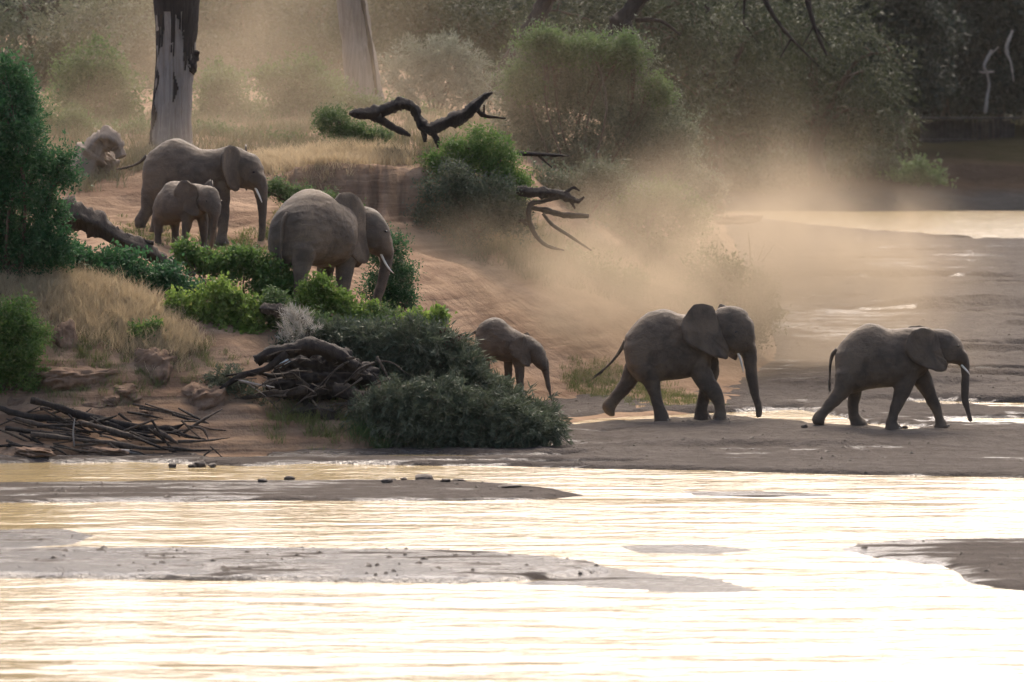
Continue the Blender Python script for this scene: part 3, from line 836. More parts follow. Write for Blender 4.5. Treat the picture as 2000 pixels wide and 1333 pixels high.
# the large female at the top of the path
cx, cz, sec, pth, out = px_spec(421.6, 950, 1165, 1.03)
UPPER = dict(
    torso=sec([(372, 400, 500, .18), (380, 340, 620, .30), (410, 275, 740, .41), (470, 210, 810, .48), (540, 160, 830, .53), (610, 128, 835, .56), (690, 110, 838, .59), (760, 122, 838, .61), (850, 172, 835, .61), (940, 215, 825, .60), (1030, 222, 800, .56), (1110, 205, 760, .50), (1180, 190, 690, .42), (1245, 190, 620, .34)]),
    head=sec([(1245, 190, 560, .30), (1310, 190, 590, .34), (1380, 222, 608, .36), (1440, 252, 622, .34), (1495, 278, 635, .31), (1540, 360, 640, .26), (1570, 450, 640, .2)]),
    trunk=pth([(1440, 400, 70), (1492, 500, 100), (1535, 610, 78), (1550, 700, 60), (1557, 800, 46), (1560, 900, 39), (1558, 1000, 36), (1550, 1075, 34), (1532, 1122, 31), (1508, 1132, 22)]),
    legs=[
        (pth([(480, 520, 150), (450, 720, 88), (430, 825, 66), (388, 900, 62), (362, 950, 66), (372, 990, 52), (392, 1008, 28)]), -0.29),
        (pth([(520, 600, 130), (485, 780, 76), (468, 900, 60), (458, 990, 62), (452, 1060, 76)]), 0.29),
        (pth([(1140, 520, 150), (1172, 690, 96), (1190, 830, 68), (1190, 960, 56), (1184, 1060, 54), (1180, 1130, 68), (1180, 1168, 76)]), -0.28),
        (pth([(1060, 560, 120), (1045, 740, 82), (1030, 860, 64), (1015, 980, 54), (1008, 1080, 56), (1004, 1145, 68)]), 0.28)],
    bumps=[(cx(1460), 0.19, cz(370), 0.14), (cx(1430), 0.21, cz(520), 0.14)],
    ear=dict(outline=out([(1370, 250), (1330, 190), (1230, 172), (1120, 190), (1045, 270), (1035, 380), (1085, 480), (1170, 560), (1260, 615), (1335, 625), (1370, 580), (1385, 500), (1385, 380)]),
             attach=(out([(1372, 230)])[0], out([(1372, 560)])[0]), y0=0.33, flare=radians(74), cup=0.12, thick=0.03),
    eye=(cx(1505), 0.305, cz(440), 0.032),
    tusk=[(cx(1500), .16, cz(590), .030), (cx(1530), .20, cz(640), .027), (cx(1556), .22, cz(690), .020), (cx(1578), .225, cz(742), .008)],
    tail=[(cx(395), cz(290), .06), (cx(360), cz(315), .045), (cx(310), cz(355), .032), (cx(240), cz(388), .024), (cx(140), cz(408), .016)], tuft=0.16)
def standing(k, fat=1.0, hd=1.0, **kw):
    """an elephant at rest, proportions of the leader, k = height of the back in metres"""
    q = k / 2.28
    S = lambda rows: [(x * q, t * q, b * q, w * q * fat) for x, t, b, w in rows]
    cx, cz, sec, pth, out = px_spec(474.0, 1000, 1205)
    nx, nz = cx(1330), cz(360)
    hs = lambda rows: [((nx + (x - nx) * hd) * q, (nz + (t - nz) * hd) * q, (nz + (b - nz) * hd) * q, w * q * hd) for x, t, b, w in rows]
    hp = lambda rows: [((nx + (x - nx) * hd) * q, (nz + (z - nz) * hd) * q, r * q * hd) for x, z, r in rows]
    ho = lambda rows: [((nx + (x - nx) * hd) * q, (nz + (z - nz) * hd) * q) for x, z in rows]
    L = lambda rows: [(x * q, z * q, r * q) for x, z, r in pth(rows)]
    d = dict(
        torso=S(LEAD['torso']), head=hs(LEAD['head']),
        trunk=hp(pth([(1600, 400, 60), (1655, 470, 76), (1688, 535, 58), (1698, 610, 47), (1702, 700, 44), (1698, 800, 42), (1692, 900, 38), (1690, 1000, 33), (1700, 1085, 28), (1716, 1150, 20)])),
        legs=[
            (L([(520, 560, 160), (500, 720, 118), (480, 850, 80), (478, 960, 62), (480, 1070, 58), (486, 1150, 68), (490, 1206, 78)]), -0.27 * q * fat),
            (L([(590, 600, 140), (580, 780, 92), (570, 900, 70), (580, 1020, 58), (590, 1120, 62), (598, 1206, 78)]), 0.27 * q * fat),
            (L([(1150, 500, 145), (1135, 700, 104), (1120, 850, 78), (1110, 980, 60), (1105, 1090, 54), (1110, 1160, 66), (1114, 1208, 76)]), -0.27 * q * fat),
            (L([(1200, 520, 125), (1215, 720, 96), (1225, 870, 72), (1228, 990, 58), (1228, 1100, 52), (1232, 1160, 64), (1236, 1208, 76)]), 0.26 * q * fat)],
        bumps=[((nx + (x - nx) * hd) * q, y * q * hd, (nz + (z - nz) * hd) * q, r * q * hd) for x, y, z, r in LEAD['bumps']],
        ear=dict(outline=ho(LEAD['ear']['outline']), attach=tuple(ho(LEAD['ear']['attach'])), y0=0.31 * q * hd, flare=radians(kw.pop('flare', 25)), cup=0.12),
        eye=tuple(v * q for v in (nx + (LEAD['eye'][0] - nx) * hd, LEAD['eye'][1] * hd, nz + (LEAD['eye'][2] - nz) * hd, LEAD['eye'][3])),
        tail=[(x * q, z * q, r * q) for x, z, r in [(cx(400), cz(395), .06), (cx(365), cz(450), .045), (cx(358), cz(560), .03), (cx(362), cz(700), .022), (cx(368), cz(830), .018)]],
        neck=(nx * q, 0, nz * q), tuft=0.25 * q)
    d.update(kw)
    return d

p = at(1738, 838, 97.8)
p = on(1750, 839, .075)
elephant('foremost elephant at the right, striding over wet sand with short tusks', p, 0.0, LEAD)
p = on(1332.5, 823, .075)
elephant('large elephant with raised ears walking second in line by the water', p, 0.0, BIG)
p = at(992.5, 769.5, 103.5)
elephant('small young elephant trotting behind the dark thorny brush', p, 0.0, YOUNG)
p = at(395, 477, 107.0)
elephant('big tusked female with spread ear high on the bank below the dead trunk', p, radians(-12), UPPER)
calf = standing(1.56, fat=1.15, hd=1.16, flare=16, head_yaw=radians(-8), head_pitch=radians(14))
calf['far_ear'] = dict(calf['ear'], flare=radians(8))
p = at(366, 487, 103.3)
elephant('smallest calf standing in front of the tusked female', p, radians(-42), calf)
rear = standing(2.72, fat=1.16, hd=1.08, flare=42, head_yaw=radians(-46), head_pitch=radians(8), tusk=None)
rear['torso'] = [(x, t, b, w * (1.0 if x < .1 else max(.74, 1.0 - (x - .1) * .5))) for x, t, b, w in rear['torso']]
ax_, az_ = rear['ear']['attach'][0]
rear['ear']['outline'] = [(ax_ + (x - ax_) * 1.3, az_ + (z - az_) * 1.18 + .03) for x, z in rear['ear']['outline']]
rear['ear']['y0'] += .04
q = 2.72 / 2.28
rear['tusk'] = [(1.38 * q, .13 * q, 1.40 * q, .027), (1.47 * q, .17 * q, 1.28 * q, .025), (1.57 * q, .19 * q, 1.18 * q, .019), (1.68 * q, .19 * q, 1.11 * q, .006)]
p = at(622, 618, 98.8)
e3 = elephant('broad elephant seen from behind, walking away among the green bushes', p, radians(57), rear)
e3.rotation_euler = (0, radians(10), radians(57))

# ------------------------------------------------------------------ far bank
def far_height(X, Y):
    s = Y - 238.0 + 1.6 * fbm(X * 0.12, Y * 0.0 + 1, 3) - 0.02 * (X - 20)
    z = np.interp(s, [-6, 0, 3, 7, 9, 32, 60, 75, 110, 400], [-0.8, 0.0, 0.7, 1.3, 2.2, 3.5, 4.6, 9.0, 20.0, 30.0])
    return z + 0.16 * fbm(X * 0.35, Y * 0.35, 4) * sstep(0.1, 0.6, z)
def mat_far():  # ground colours darkened to carry the shade of the far trees
    m, nt, out = nodes_of('far_bank_ground'); g = NT(nt)
    geo = g.n('ShaderNodeNewGeometry')
    z = g.n('ShaderNodeSeparateXYZ'); g.l(geo.outputs['Position'], z.inputs[0])
    nz = g.math('ADD', z.outputs['Z'], g.math('MULTIPLY', g.noise(geo.outputs['Position'], 0.25, 4, 0.6), 1.6))
    a = g.noise(geo.outputs['Position'], 1.2, 6, 0.7)
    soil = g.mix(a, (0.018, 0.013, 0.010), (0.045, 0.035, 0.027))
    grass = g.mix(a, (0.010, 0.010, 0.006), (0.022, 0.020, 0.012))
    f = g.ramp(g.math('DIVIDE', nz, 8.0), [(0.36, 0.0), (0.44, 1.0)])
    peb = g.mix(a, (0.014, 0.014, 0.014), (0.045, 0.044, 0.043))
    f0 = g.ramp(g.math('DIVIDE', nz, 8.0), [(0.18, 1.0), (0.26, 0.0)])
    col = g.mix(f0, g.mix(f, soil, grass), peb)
    g.principled(out, col, 1.0, g.bump(a, 0.8, 0.25), 0.0)
    return m
me, V = grid_mesh('far_bank', axis([(-120, 5, 2.5), (5, 45, 0.35), (45, 200, 2.5)]), axis([(230, 275, 0.35), (275, 320, 1.5), (320, 640, 8)]), far_height, keep=lambda V: V[:, 2] > -0.6)
far_bank = tag(link_mesh('far_bank', me, mat_far(), smooth=True), 'shaded far river bank with grassy terrace and pebble beach', kind='structure')
def HF(x, y): return float(far_height(np.array([float(x)]), np.array([float(y)]))[0])

# ------------------------------------------------------------------ plants
LEAF = dict(
    dark=mat_leaf('dark_green_leaf', (0.02, 0.06, 0.026), (0.06, 0.15, 0.055), 0.4),
    fresh=mat_leaf('fresh_green_leaf', (0.048, 0.105, 0.028), (0.12, 0.20, 0.048), 0.45, (0.20, 0.21, 0.06)),
    bright=mat_leaf('bright_green_leaf', (0.085, 0.15, 0.032), (0.18, 0.265, 0.055), 0.5, (0.27, 0.26, 0.075)),
    grey=mat_leaf('grey_green_leaf', (0.06, 0.075, 0.045), (0.15, 0.17, 0.105), 0.3, (0.19, 0.18, 0.13)),
    thorn=mat_leaf('thorn_brush_leaf', (0.045, 0.058, 0.038), (0.105, 0.13, 0.078), 0.25, (0.16, 0.14, 0.10)),
    olive=mat_leaf('olive_leaf', (0.026, 0.034, 0.018), (0.068, 0.080, 0.042), 0.3, (0.10, 0.09, 0.05)),
    pale=mat_leaf('pale_feathery_leaf', (0.10, 0.12, 0.085), (0.26, 0.27, 0.20), 0.3),
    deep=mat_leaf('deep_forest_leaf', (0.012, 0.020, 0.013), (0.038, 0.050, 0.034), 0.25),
    mid=mat_leaf('mid_green_leaf', (0.05, 0.09, 0.03), (0.13, 0.185, 0.07), 0.4),
    faded=mat_leaf('faded_grass_blade', (0.115, 0.105, 0.055), (0.25, 0.215, 0.125), 0.3),
    straw=mat_leaf('dry_grass_blade', (0.34, 0.26, 0.15), (0.58, 0.46, 0.29), 0.42),
    blade=mat_leaf('green_grass_blade', (0.06, 0.09, 0.025), (0.17, 0.18, 0.06), 0.35, (0.28, 0.24, 0.12)),
    seed=mat_leaf('dark_seed_head', (0.035, 0.015, 0.010), (0.075, 0.03, 0.02), 0.1),
    chalk=mat_leaf('bleached_dead_stalk', (0.28, 0.25, 0.20), (0.55, 0.52, 0.45), 0.2),
)
def leaves(P, dirs, L, W, rng, tint, fold=0.25):
    """rhombic leaves at points P along directions dirs"""
    n = len(P)
    dirs = dirs / (np.linalg.norm(dirs, axis=1)[:, None] + 1e-9)
    r = rng.normal(size=(n, 3))
    side = np.cross(dirs, r); side /= np.linalg.norm(side, axis=1)[:, None] + 1e-9
    nrm = np.cross(side, dirs)
    l = (L * rng.uniform(0.6, 1.3, n))[:, None]; w = (W * rng.uniform(0.6, 1.3, n))[:, None]
    a = P
    b = P + dirs * l * 0.5 + side * w * 0.5 + nrm * w * fold
    c = P + dirs * l
    d = P + dirs * l * 0.5 - side * w * 0.5 + nrm * w * fold
    V = np.stack([a, b, c, d], 1).reshape(-1, 3)
    Q = np.arange(4 * n).reshape(n, 4)
    return V, Q, tint
def plant(name, label, cat, d, lobes, base, mat, N, L, W, clump=0.16, per=22, group=None, style='leaf', seed=0, nstem=6,
          stem_r=0.03, part='foliage', stem_part='stem', stem_mat='twig', shell=0.45, droop=0.0, dz=0.6, upright=0.3, ragged=True):
    """shrub or tree: lobes are (px, py, rx, ry[, depth offset]) at distance d; base = (px, py) of the foot or a world point"""
    rng = np.random.default_rng(seed + 11)
    k = ppm(d)
    bw = at(base[0], base[1], d) if len(base) == 2 else Vector(base)
    root = empty(name, bw)
    tag(root, label, cat, group)
    bw = np.array(bw)
    C, R = [], []
    for lb in lobes:
        off = lb[4] if len(lb) > 4 else rng.uniform(-0.25, 0.25) * lb[2] / k
        C.append(np.array(at(lb[0], lb[1], d + off)))
        R.append((lb[2] / k, (lb[2] + lb[3]) / 2 / k * dz * 1.3, lb[3] / k))
    C, R = np.array(C), np.array(R)
    C0 = C
    if ragged:
        C2, R2 = [], []
        for c, r in zip(C, R):
            C2.append(c); R2.append(r * 0.72)
            for _ in range(7):
                w = rng.normal(size=3); w /= np.linalg.norm(w)
                C2.append(c + w * r * rng.uniform(.55, 1.0)); R2.append(r * rng.uniform(.22, .48))
        C, R = np.array(C2), np.array(R2)
    vol = (R[:, 0] * R[:, 2]) ** 0.9
    nc = max(int(N / per), 4)
    li = rng.choice(len(C), nc, p=vol / vol.sum())
    u = rng.normal(size=(nc, 3)); u /= np.linalg.norm(u, axis=1)[:, None]
    rad = shell + (1.08 - shell) * rng.random(nc) ** 0.6
    cc = C[li] + u * R[li] * rad[:, None]
    ct = rng.random(nc)
    outw = u
    ci = rng.integers(0, nc, N)
    sg = clump * (0.7 + 0.6 * rng.random(nc))
    if style == 'strand':                              # leaflets strung along arching shoots
        sdir = outw * 0.8 + np.array([0, 0, upright]) + rng.normal(size=(nc, 3)) * 0.35
        sdir /= np.linalg.norm(sdir, axis=1)[:, None]
        t = rng.random(N)
        P = cc[ci] + sdir[ci] * (t * clump * 3)[:, None] + np.array([0, 0, -1.0]) * (droop * t * t)[:, None] + rng.normal(size=(N, 3)) * clump * 0.16
        dirs = sdir[ci] + np.array([0, 0, -1.0]) * (droop * 1.6 * t / max(clump * 3, 0.1))[:, None] + rng.normal(size=(N, 3)) * 0.45
    else:
        P = cc[ci] + rng.normal(size=(N, 3)) * sg[ci][:, None]
        dirs = outw[ci] * 0.6 + rng.normal(size=(N, 3)) * 0.8 + np.array([0, 0, upright - droop])
    tint = np.clip(0.55 * ct[ci] + 0.45 * rng.random(N), 0, 1)
    ns = int(N * 0.07)                                  # loose shoots that break the outline
    sh = rng.integers(0, nc, max(ns // 14, 1)); si = rng.integers(0, len(sh), ns)
    sv = outw[sh] * 1.0 + rng.normal(size=(len(sh), 3)) * .4 + np.array([0, 0, .45]); sv /= np.linalg.norm(sv, axis=1)[:, None]
    tt = rng.random(ns)
    P[:ns] = cc[sh[si]] + sv[si] * (tt * clump * rng.uniform(2.0, 4.2, len(sh))[si])[:, None] + rng.normal(size=(ns, 3)) * clump * .10
    P -= bw
    V, Q, tint = leaves(P, dirs, L, W, rng, tint)
    link_mesh(part, np_mesh(part, V, quads=Q, tint=tint), LEAF[mat], root)
    # stems and branches
    mb = MB()
    for s in range(nstem):
        tgt = C0[s % len(C0)] - bw + rng.normal(size=3) * 0.1
        st = np.array([rng.normal() * stem_r * 2, rng.normal() * stem_r * 2, -0.12])
        mid = st * 0.5 + tgt * 0.5 + rng.normal(size=3) * np.linalg.norm(tgt) * 0.08
        pth = smooth_path([(*st, stem_r), (*mid, stem_r * 0.75), (*tgt, stem_r * 0.45)], 9)
        mb.add(*tube(pth[:, :3], pth[:, 3], 6, 0.12, s))
        near = np.argsort(np.linalg.norm(cc - bw - tgt, axis=1))[:max(4, nc // 40)]
        for q in rng.choice(near, min(7, len(near)), replace=False):
            e = cc[q] - bw
            a0 = pth[rng.integers(4, 9), :3]
            m2 = (a0 + e) / 2 + rng.normal(size=3) * 0.06
            p2 = smooth_path([(*a0, stem_r * 0.4), (*m2, stem_r * 0.28), (*e, stem_r * 0.12)], 6)
            mb.add(*tube(p2[:, :3], p2[:, 3], 5, 0.1, q))
    mb.build(stem_part, M[stem_mat], root)
    return root
def grassland(name, label, pts_fn, N, L, W, mat, seed, lean=0.35, tuft=0.06, per=14, cat=None):
    """tufted blades on the bank; pts_fn(rng, n) gives ground positions; kind = stuff"""
    rng = np.random.default_rng(seed)
    nt_ = max(N // per, 1)
    T = pts_fn(rng, nt_)
    ti = rng.integers(0, len(T), N)
    P = T[ti] + np.column_stack([rng.normal(size=N) * tuft, rng.normal(size=N) * tuft, np.zeros(N)])
    ll = L * rng.uniform(0.45, 1.25, N) * (0.7 + 0.6 * rng.random(len(T)))[ti]
    dr = np.column_stack([rng.normal(size=N) * lean, rng.normal(size=N) * lean, np.ones(N)])
    dr /= np.linalg.norm(dr, axis=1)[:, None]
    sd = np.cross(dr, rng.normal(size=(N, 3))); sd /= np.linalg.norm(sd, axis=1)[:, None]
    sd *= (W * rng.uniform(0.7, 1.3, N))[:, None]
    bend = rng.normal(size=(N, 3)) * 0.22; bend[:, 2] = -0.06
    m = P + dr * (ll * 0.55)[:, None]
    e = P + (dr + bend) * ll[:, None]
    V = np.stack([P - sd / 2, P + sd / 2, m + sd * 0.35, m - sd * 0.35, e], 1).reshape(-1, 3)
    b = np.arange(N)[:, None] * 5
    Q = b + np.array([[0, 1, 2, 3]]); Tt = b + np.array([[3, 2, 4]])
    tint = np.clip(0.5 * rng.random(len(T))[ti] + 0.5 * rng.random(N), 0, 1)
    me = np_mesh(name, V, quads=Q, tris=Tt, tint=np.concatenate([tint, tint]))
    return tag(link_mesh(name, me, LEAF[mat]), label, cat, None, 'stuff')
def band(poly_px, d0=88, d1=230, step=5):
    """ground points on the bank seen inside an outline of the photograph"""
    P = np.array(poly_px, float)
    gx, gy = np.meshgrid(np.arange(P[:, 0].min(), P[:, 0].max(), step * 2), np.arange(P[:, 1].min(), P[:, 1].max(), step))
    ok = poly_sd(gx, gy, P) > 0
    pts = np.array([hit(x, y, d0, d1) for x, y in zip(gx[ok], gy[ok])])
    def fn(rng, n):
        q = pts[rng.integers(0, len(pts), n)].copy()
        q[:, 0] += rng.normal(size=n) * 0.12; q[:, 1] += rng.normal(size=n) * 0.25
        q[:, 2] = bank_fast(q[:, 0], q[:, 1]) - 0.03
        return q
    return fn

SHRUBS = 'shrubs on the near mound'
plant('shrub', 'tall dark green dense shrub rising at the left edge of the picture', 'shrub', 95.6,
      [(10, 150, 40, 50), (15, 215, 60, 60), (35, 290, 80, 60), (55, 360, 88, 60), (60, 430, 85, 70), (-80, 300, 110, 190), (45, 500, 95, 45), (118, 330, 30, 35), (-30, 470, 110, 80)], (20, 545), 'dark', 62000, .095, .045, .11, 30, SHRUBS, seed=1, nstem=9, stem_r=.05)
plant('shrub', 'soft bright green shrub drooping over the soil at the lower left edge', 'shrub', 92.3,
      [(15, 625, 60, 45), (40, 670, 50, 45), (10, 715, 60, 45), (55, 735, 26, 40), (-40, 660, 60, 90)], (0, 770), 'fresh', 22000, .10, .03, .08, 26, SHRUBS, seed=2, droop=.35, nstem=5)
plant('shrub', 'shadowy dark leafed shrub under the fallen grey log', 'shrub', 96.6,
      [(130, 515, 70, 35), (210, 535, 80, 42), (290, 555, 75, 45), (350, 575, 50, 40), (310, 600, 45, 30), (90, 530, 70, 30)], (250, 600), 'dark', 22000, .095, .065, .10, 20, SHRUBS, seed=3)
plant('shrub', 'bright yellow-green rounded bush in front of the broken log', 'shrub', 95.4,
      [(420, 590, 62, 38), (480, 625, 46, 45), (395, 640, 58, 40), (355, 610, 35, 32), (500, 660, 32, 32), (440, 660, 60, 30)], (430, 695), 'bright', 13000, .095, .075, .08, 20, SHRUBS, seed=4)
plant('shrub', 'green bush just below the feet of the calf', 'shrub', 98.0,
      [(415, 512, 45, 22), (470, 520, 58, 28), (535, 545, 48, 34), (570, 575, 40, 34), (360, 490, 22, 16)], (480, 590), 'fresh', 14000, .09, .07, .08, 20, SHRUBS, seed=5)
plant('shrub', 'small tufted green plant on the bare red soil of the mound', 'shrub', 94.0,
      [(285, 655, 32, 28), (268, 685, 26, 25), (312, 680, 20, 22)], (285, 720), 'fresh', 4500, .09, .05, .06, 18, SHRUBS, seed=6, nstem=4, stem_r=.015)
plant('shrub', 'pale green leafy bush around the legs of the elephant seen from behind', 'shrub', 96.9,
      [(615, 590, 40, 32), (665, 605, 45, 30), (640, 570, 18, 25), (720, 618, 36, 26), (590, 620, 40, 30)], (650, 660), 'bright', 11000, .085, .06, .08, 20, SHRUBS, seed=7)
plant('shrub', 'thin grey-green bush between the thorny brush and the leafy bushes', 'shrub', 96.6,
      [(700, 655, 60, 32), (760, 640, 42, 32), (640, 650, 40, 26), (790, 665, 35, 24)], (720, 710), 'mid', 9000, .075, .045, .09, 18, SHRUBS, seed=8)
plant('shrub', 'open bush of large leaves against the bare tan slope', 'shrub', 96.2,
      [(815, 632, 34, 26), (845, 652, 24, 22), (858, 618, 14, 14), (790, 640, 22, 20)], (815, 700), 'bright', 1700, .13, .095, .07, 9, SHRUBS, seed=9, nstem=7, stem_r=.014)
plant('thorn_brush', 'sprawling dark grey-green thorny brush hanging over the water', 'brush', 95.0,
      [(690, 680, 60, 40), (770, 680, 75, 45), (850, 702, 65, 42), (905, 732, 45, 34), (740, 755, 75, 50), (840, 775, 90, 60), (930, 795, 80, 55), (1000, 820, 60, 42), (1035, 830, 44, 40), (900, 835, 100, 36), (800, 825, 75, 40), (960, 845, 80, 28)], (830, 880), 'thorn', 80000, .19, .030, .14, 30, None, 'strand', 10, 40, .018, droop=.10, upright=.15)
plant('shrub', 'dense round dark green bush beside the tusk of the elephant seen from behind', 'shrub', 102.0,
      [(755, 500, 40, 45), (770, 550, 44, 48), (735, 470, 26, 24), (785, 590, 28, 26), (740, 570, 40, 36)], (765, 620), 'dark', 13000, .075, .03, .09, 24, None, seed=11)
plant('shrub', 'bright green creeper bush crowning the edge of the earth cliff', 'shrub', 112.8,  # upper part of one two-tone bush; bright leaf colour partly stands for light
      [(950, 282, 40, 30), (905, 295, 40, 28), (985, 320, 42, 34), (1005, 370, 28, 45), (940, 320, 45, 25), (860, 320, 30, 22)], (950, 350), 'fresh', 13000, .085, .04, .10, 22, None, seed=12)
plant('shrub', 'large dark bush hanging down over the earth cliff', 'shrub', 112.0,  # lower part of the same bush; darker leaf colour partly stands for shade
      [(875, 355, 55, 42), (945, 375, 72, 45), (865, 410, 48, 45), (935, 430, 75, 40), (995, 420, 36, 45), (900, 460, 40, 22)], (930, 455), 'thorn', 22000, .09, .035, .12, 24, None, seed=13)
plant('shrub', 'low row of green plants along the foot of the earth cliff', 'shrub', 108.6,
      [(535, 372, 30, 14), (585, 382, 34, 16), (635, 398, 34, 18), (680, 415, 26, 16)], (600, 405), 'mid', 6000, .08, .035, .08, 20, None, seed=14)
plant('shrub', 'huge grey-green bush behind the dead fallen branch', 'shrub', 134.0,
      [(1080, 105, 60, 40), (1160, 110, 70, 45), (1235, 115, 38, 34), (1030, 180, 55, 50), (1130, 190, 85, 55), (1235, 205, 75, 55), (1010, 255, 55, 55), (1100, 280, 95, 55), (1220, 290, 85, 60), (1300, 305, 55, 60), (1150, 345, 100, 40), (1270, 365, 80, 40)], (1150, 390), 'grey', 52000, .14, .05, .24, 24, None, seed=15, nstem=12, stem_r=.05)
plant('shrub', 'green leafy top growing through the huge grey-green bush', 'shrub', 133.0,
      [(1070, 90, 50, 30), (1150, 100, 60, 30), (1225, 100, 34, 28), (1020, 160, 36, 40), (1280, 170, 30, 26)], (1130, 390), 'mid', 11000, .12, .06, .16, 20, None, seed=16, nstem=5, stem_r=.04)
plant('shrub', 'pale feathery bush with arching white shoots', 'shrub', 142.0,
      [(820, 115, 60, 40), (885, 135, 55, 40), (780, 155, 45, 42), (850, 180, 80, 40), (925, 175, 36, 36)], (850, 235), 'pale', 12000, .22, .028, .22, 22, None, 'strand', 17, 8, .04, droop=.25, upright=.6)
plant('thorn_brush', 'dark tangled scrub on the mound behind the uprooted stump', 'brush', 94.9, [(500, 705, 50, 26), (560, 690, 50, 24), (450, 715, 40, 22), (620, 680, 50, 24), (660, 665, 40, 24)], (540, 740), 'thorn', 15000, .13, .026, .11, 24, None, 'strand', 93, 14, .012, droop=.08, upright=.25)
plant('thorn_brush', 'lower thorny brush trailing into the water below the sprawling brush', 'brush', 92.3, [(790, 775, 70, 36), (870, 785, 70, 36), (725, 800, 40, 34), (940, 800, 60, 30), (800, 815, 70, 42), (870, 820, 80, 46), (950, 828, 75, 42), (1015, 838, 52, 36), (740, 845, 50, 32), (850, 858, 90, 22), (960, 862, 80, 18), (1040, 850, 40, 24)], (880, 884), 'thorn', 60000, .14, .024, .11, 28, None, 'strand', 94, 34, .014, droop=.14, upright=.12)
plant('thorn_brush', 'small grey scrub between the reddish block and the stump', 'brush', 93.0, [(455, 770, 30, 26), (490, 800, 34, 28), (440, 745, 24, 18)], (470, 830), 'thorn', 6000, .12, .02, .10, 20, None, 'strand', 95, 10, .01, droop=.1, upright=.4)
plant('shrub', 'dull leafy scrub joining the bright bush to the thorny brush', 'shrub', 95.6, [(560, 640, 36, 26), (620, 640, 40, 24), (540, 600, 30, 22)], (580, 680), 'mid', 7000, .085, .05, .09, 20, SHRUBS, seed=96)
HAZY = 'bushes standing in the dust on the plateau'
plant('shrub', 'dusty green bush left of the pale dead trunk', 'shrub', 131.0, [(175, 135, 75, 48), (225, 185, 62, 52), (140, 195, 50, 45), (250, 235, 40, 36), (190, 240, 70, 36)], (190, 270), 'mid', 12000, .13, .06, .18, 20, HAZY, seed=18)
plant('shrub', 'dusty green bush right of the pale dead trunk', 'shrub', 130.0, [(430, 180, 55, 48), (400, 240, 46, 44), (470, 235, 50, 48)], (430, 285), 'mid', 9000, .13, .06, .18, 20, HAZY, seed=19)
plant('shrub', 'dusty pale bush midway between the two standing trunks', 'shrub', 132.0, [(560, 160, 58, 46), (612, 190, 52, 48), (560, 240, 66, 42), (640, 258, 46, 32)], (590, 285), 'mid', 12000, .13, .06, .18, 20, HAZY, seed=20)
plant('shrub', 'low green bush at the left end of the dead fallen branch', 'shrub', 119.0, [(655, 240, 36, 24), (695, 262, 34, 20), (740, 268, 36, 16)], (690, 285), 'mid', 6000, .09, .04, .12, 20, HAZY, seed=21)
SLOPE = 'dust-veiled shrubs on the slope'
plant('shrub', 'broad pale green shrub fading into the dust above the walking elephant', 'shrub', 124.0, [(1200, 400, 66, 42), (1280, 400, 75, 46), (1345, 430, 44, 36), (1220, 460, 75, 45), (1155, 445, 46, 36), (1300, 475, 55, 36)], (1250, 520), 'mid', 16000, .11, .05, .16, 20, SLOPE, seed=22, nstem=8)
plant('shrub', 'faint shrub in the dust just behind the head of the walking elephant', 'shrub', 117.0, [(1400, 540, 55, 45), (1455, 570, 52, 48), (1380, 600, 50, 45), (1480, 620, 42, 45), (1430, 660, 55, 36)], (1430, 700), 'mid', 11000, .11, .05, .16, 20, SLOPE, seed=23)
plant('shrub', 'thin dusty shrub low on the slope under the dead roots', 'shrub', 116.0, [(1150, 540, 60, 34), (1220, 560, 50, 30), (1090, 510, 36, 26)], (1150, 590), 'mid', 6500, .10, .045, .15, 18, SLOPE, seed=24)
plant('shrub', 'thicket of hazy green growth left below the dead trunk', 'shrub', 124.0, [(90, 270, 60, 34), (150, 255, 50, 30), (60, 230, 50, 40), (250, 270, 44, 24)], (120, 300), 'mid', 9000, .12, .05, .16, 20, HAZY, seed=25)
plant('shrub', 'hazy growth between the dead trunk and the tall midway bush', 'shrub', 122.0, [(410, 272, 40, 22), (460, 280, 50, 20), (520, 282, 50, 18), (580, 288, 40, 14)], (480, 300), 'mid', 8000, .11, .045, .14, 20, HAZY, seed=26)
plant('shrub', 'hazy growth at the foot of the second pale trunk', 'shrub', 136.0, [(640, 200, 50, 34), (740, 215, 50, 26), (800, 235, 60, 24), (680, 225, 50, 24)], (720, 255), 'mid', 10000, .12, .05, .16, 20, HAZY, seed=27)
plant('shrub', 'olive thicket behind the midway bush', 'shrub', 150.0, [(500, 130, 70, 50), (420, 120, 60, 44), (600, 110, 70, 46), (330, 150, 60, 50)], (500, 240), 'olive', 13000, .17, .07, .24, 20, HAZY, seed=28)
plant('shrub', 'olive thicket at the upper left behind the dusty bush', 'shrub', 150.0, [(60, 150, 80, 55), (160, 110, 70, 50), (250, 130, 60, 60), (20, 210, 80, 40)], (120, 250), 'olive', 13000, .17, .07, .24, 20, HAZY, seed=29)
plant('shrub', 'dim thicket under the huge grey-green bush', 'shrub', 122.0, [(1080, 360, 60, 34), (1150, 380, 70, 34), (1060, 420, 40, 34), (1120, 430, 50, 30), (1190, 350, 60, 30)], (1100, 470), 'grey', 13000, .11, .05, .15, 20, SLOPE, seed=30)
plant('shrub', 'dim bush where the slope meets the far water', 'shrub', 150.0, [(1340, 350, 50, 50), (1380, 390, 40, 36), (1290, 370, 50, 50)], (1340, 430), 'grey', 9000, .14, .06, .2, 20, SLOPE, seed=31)
grassland('dry_grass', 'faded grass over the plateau behind the elephants', band([(-20, 330), (60, 260), (200, 225), (500, 225), (800, 215), (1000, 240), (1020, 330), (850, 330), (700, 300), (520, 310), (420, 340), (300, 330), (150, 380), (-20, 400)], 108, 180), 22000, .36, .022, 'faded', 37, tuft=.12)
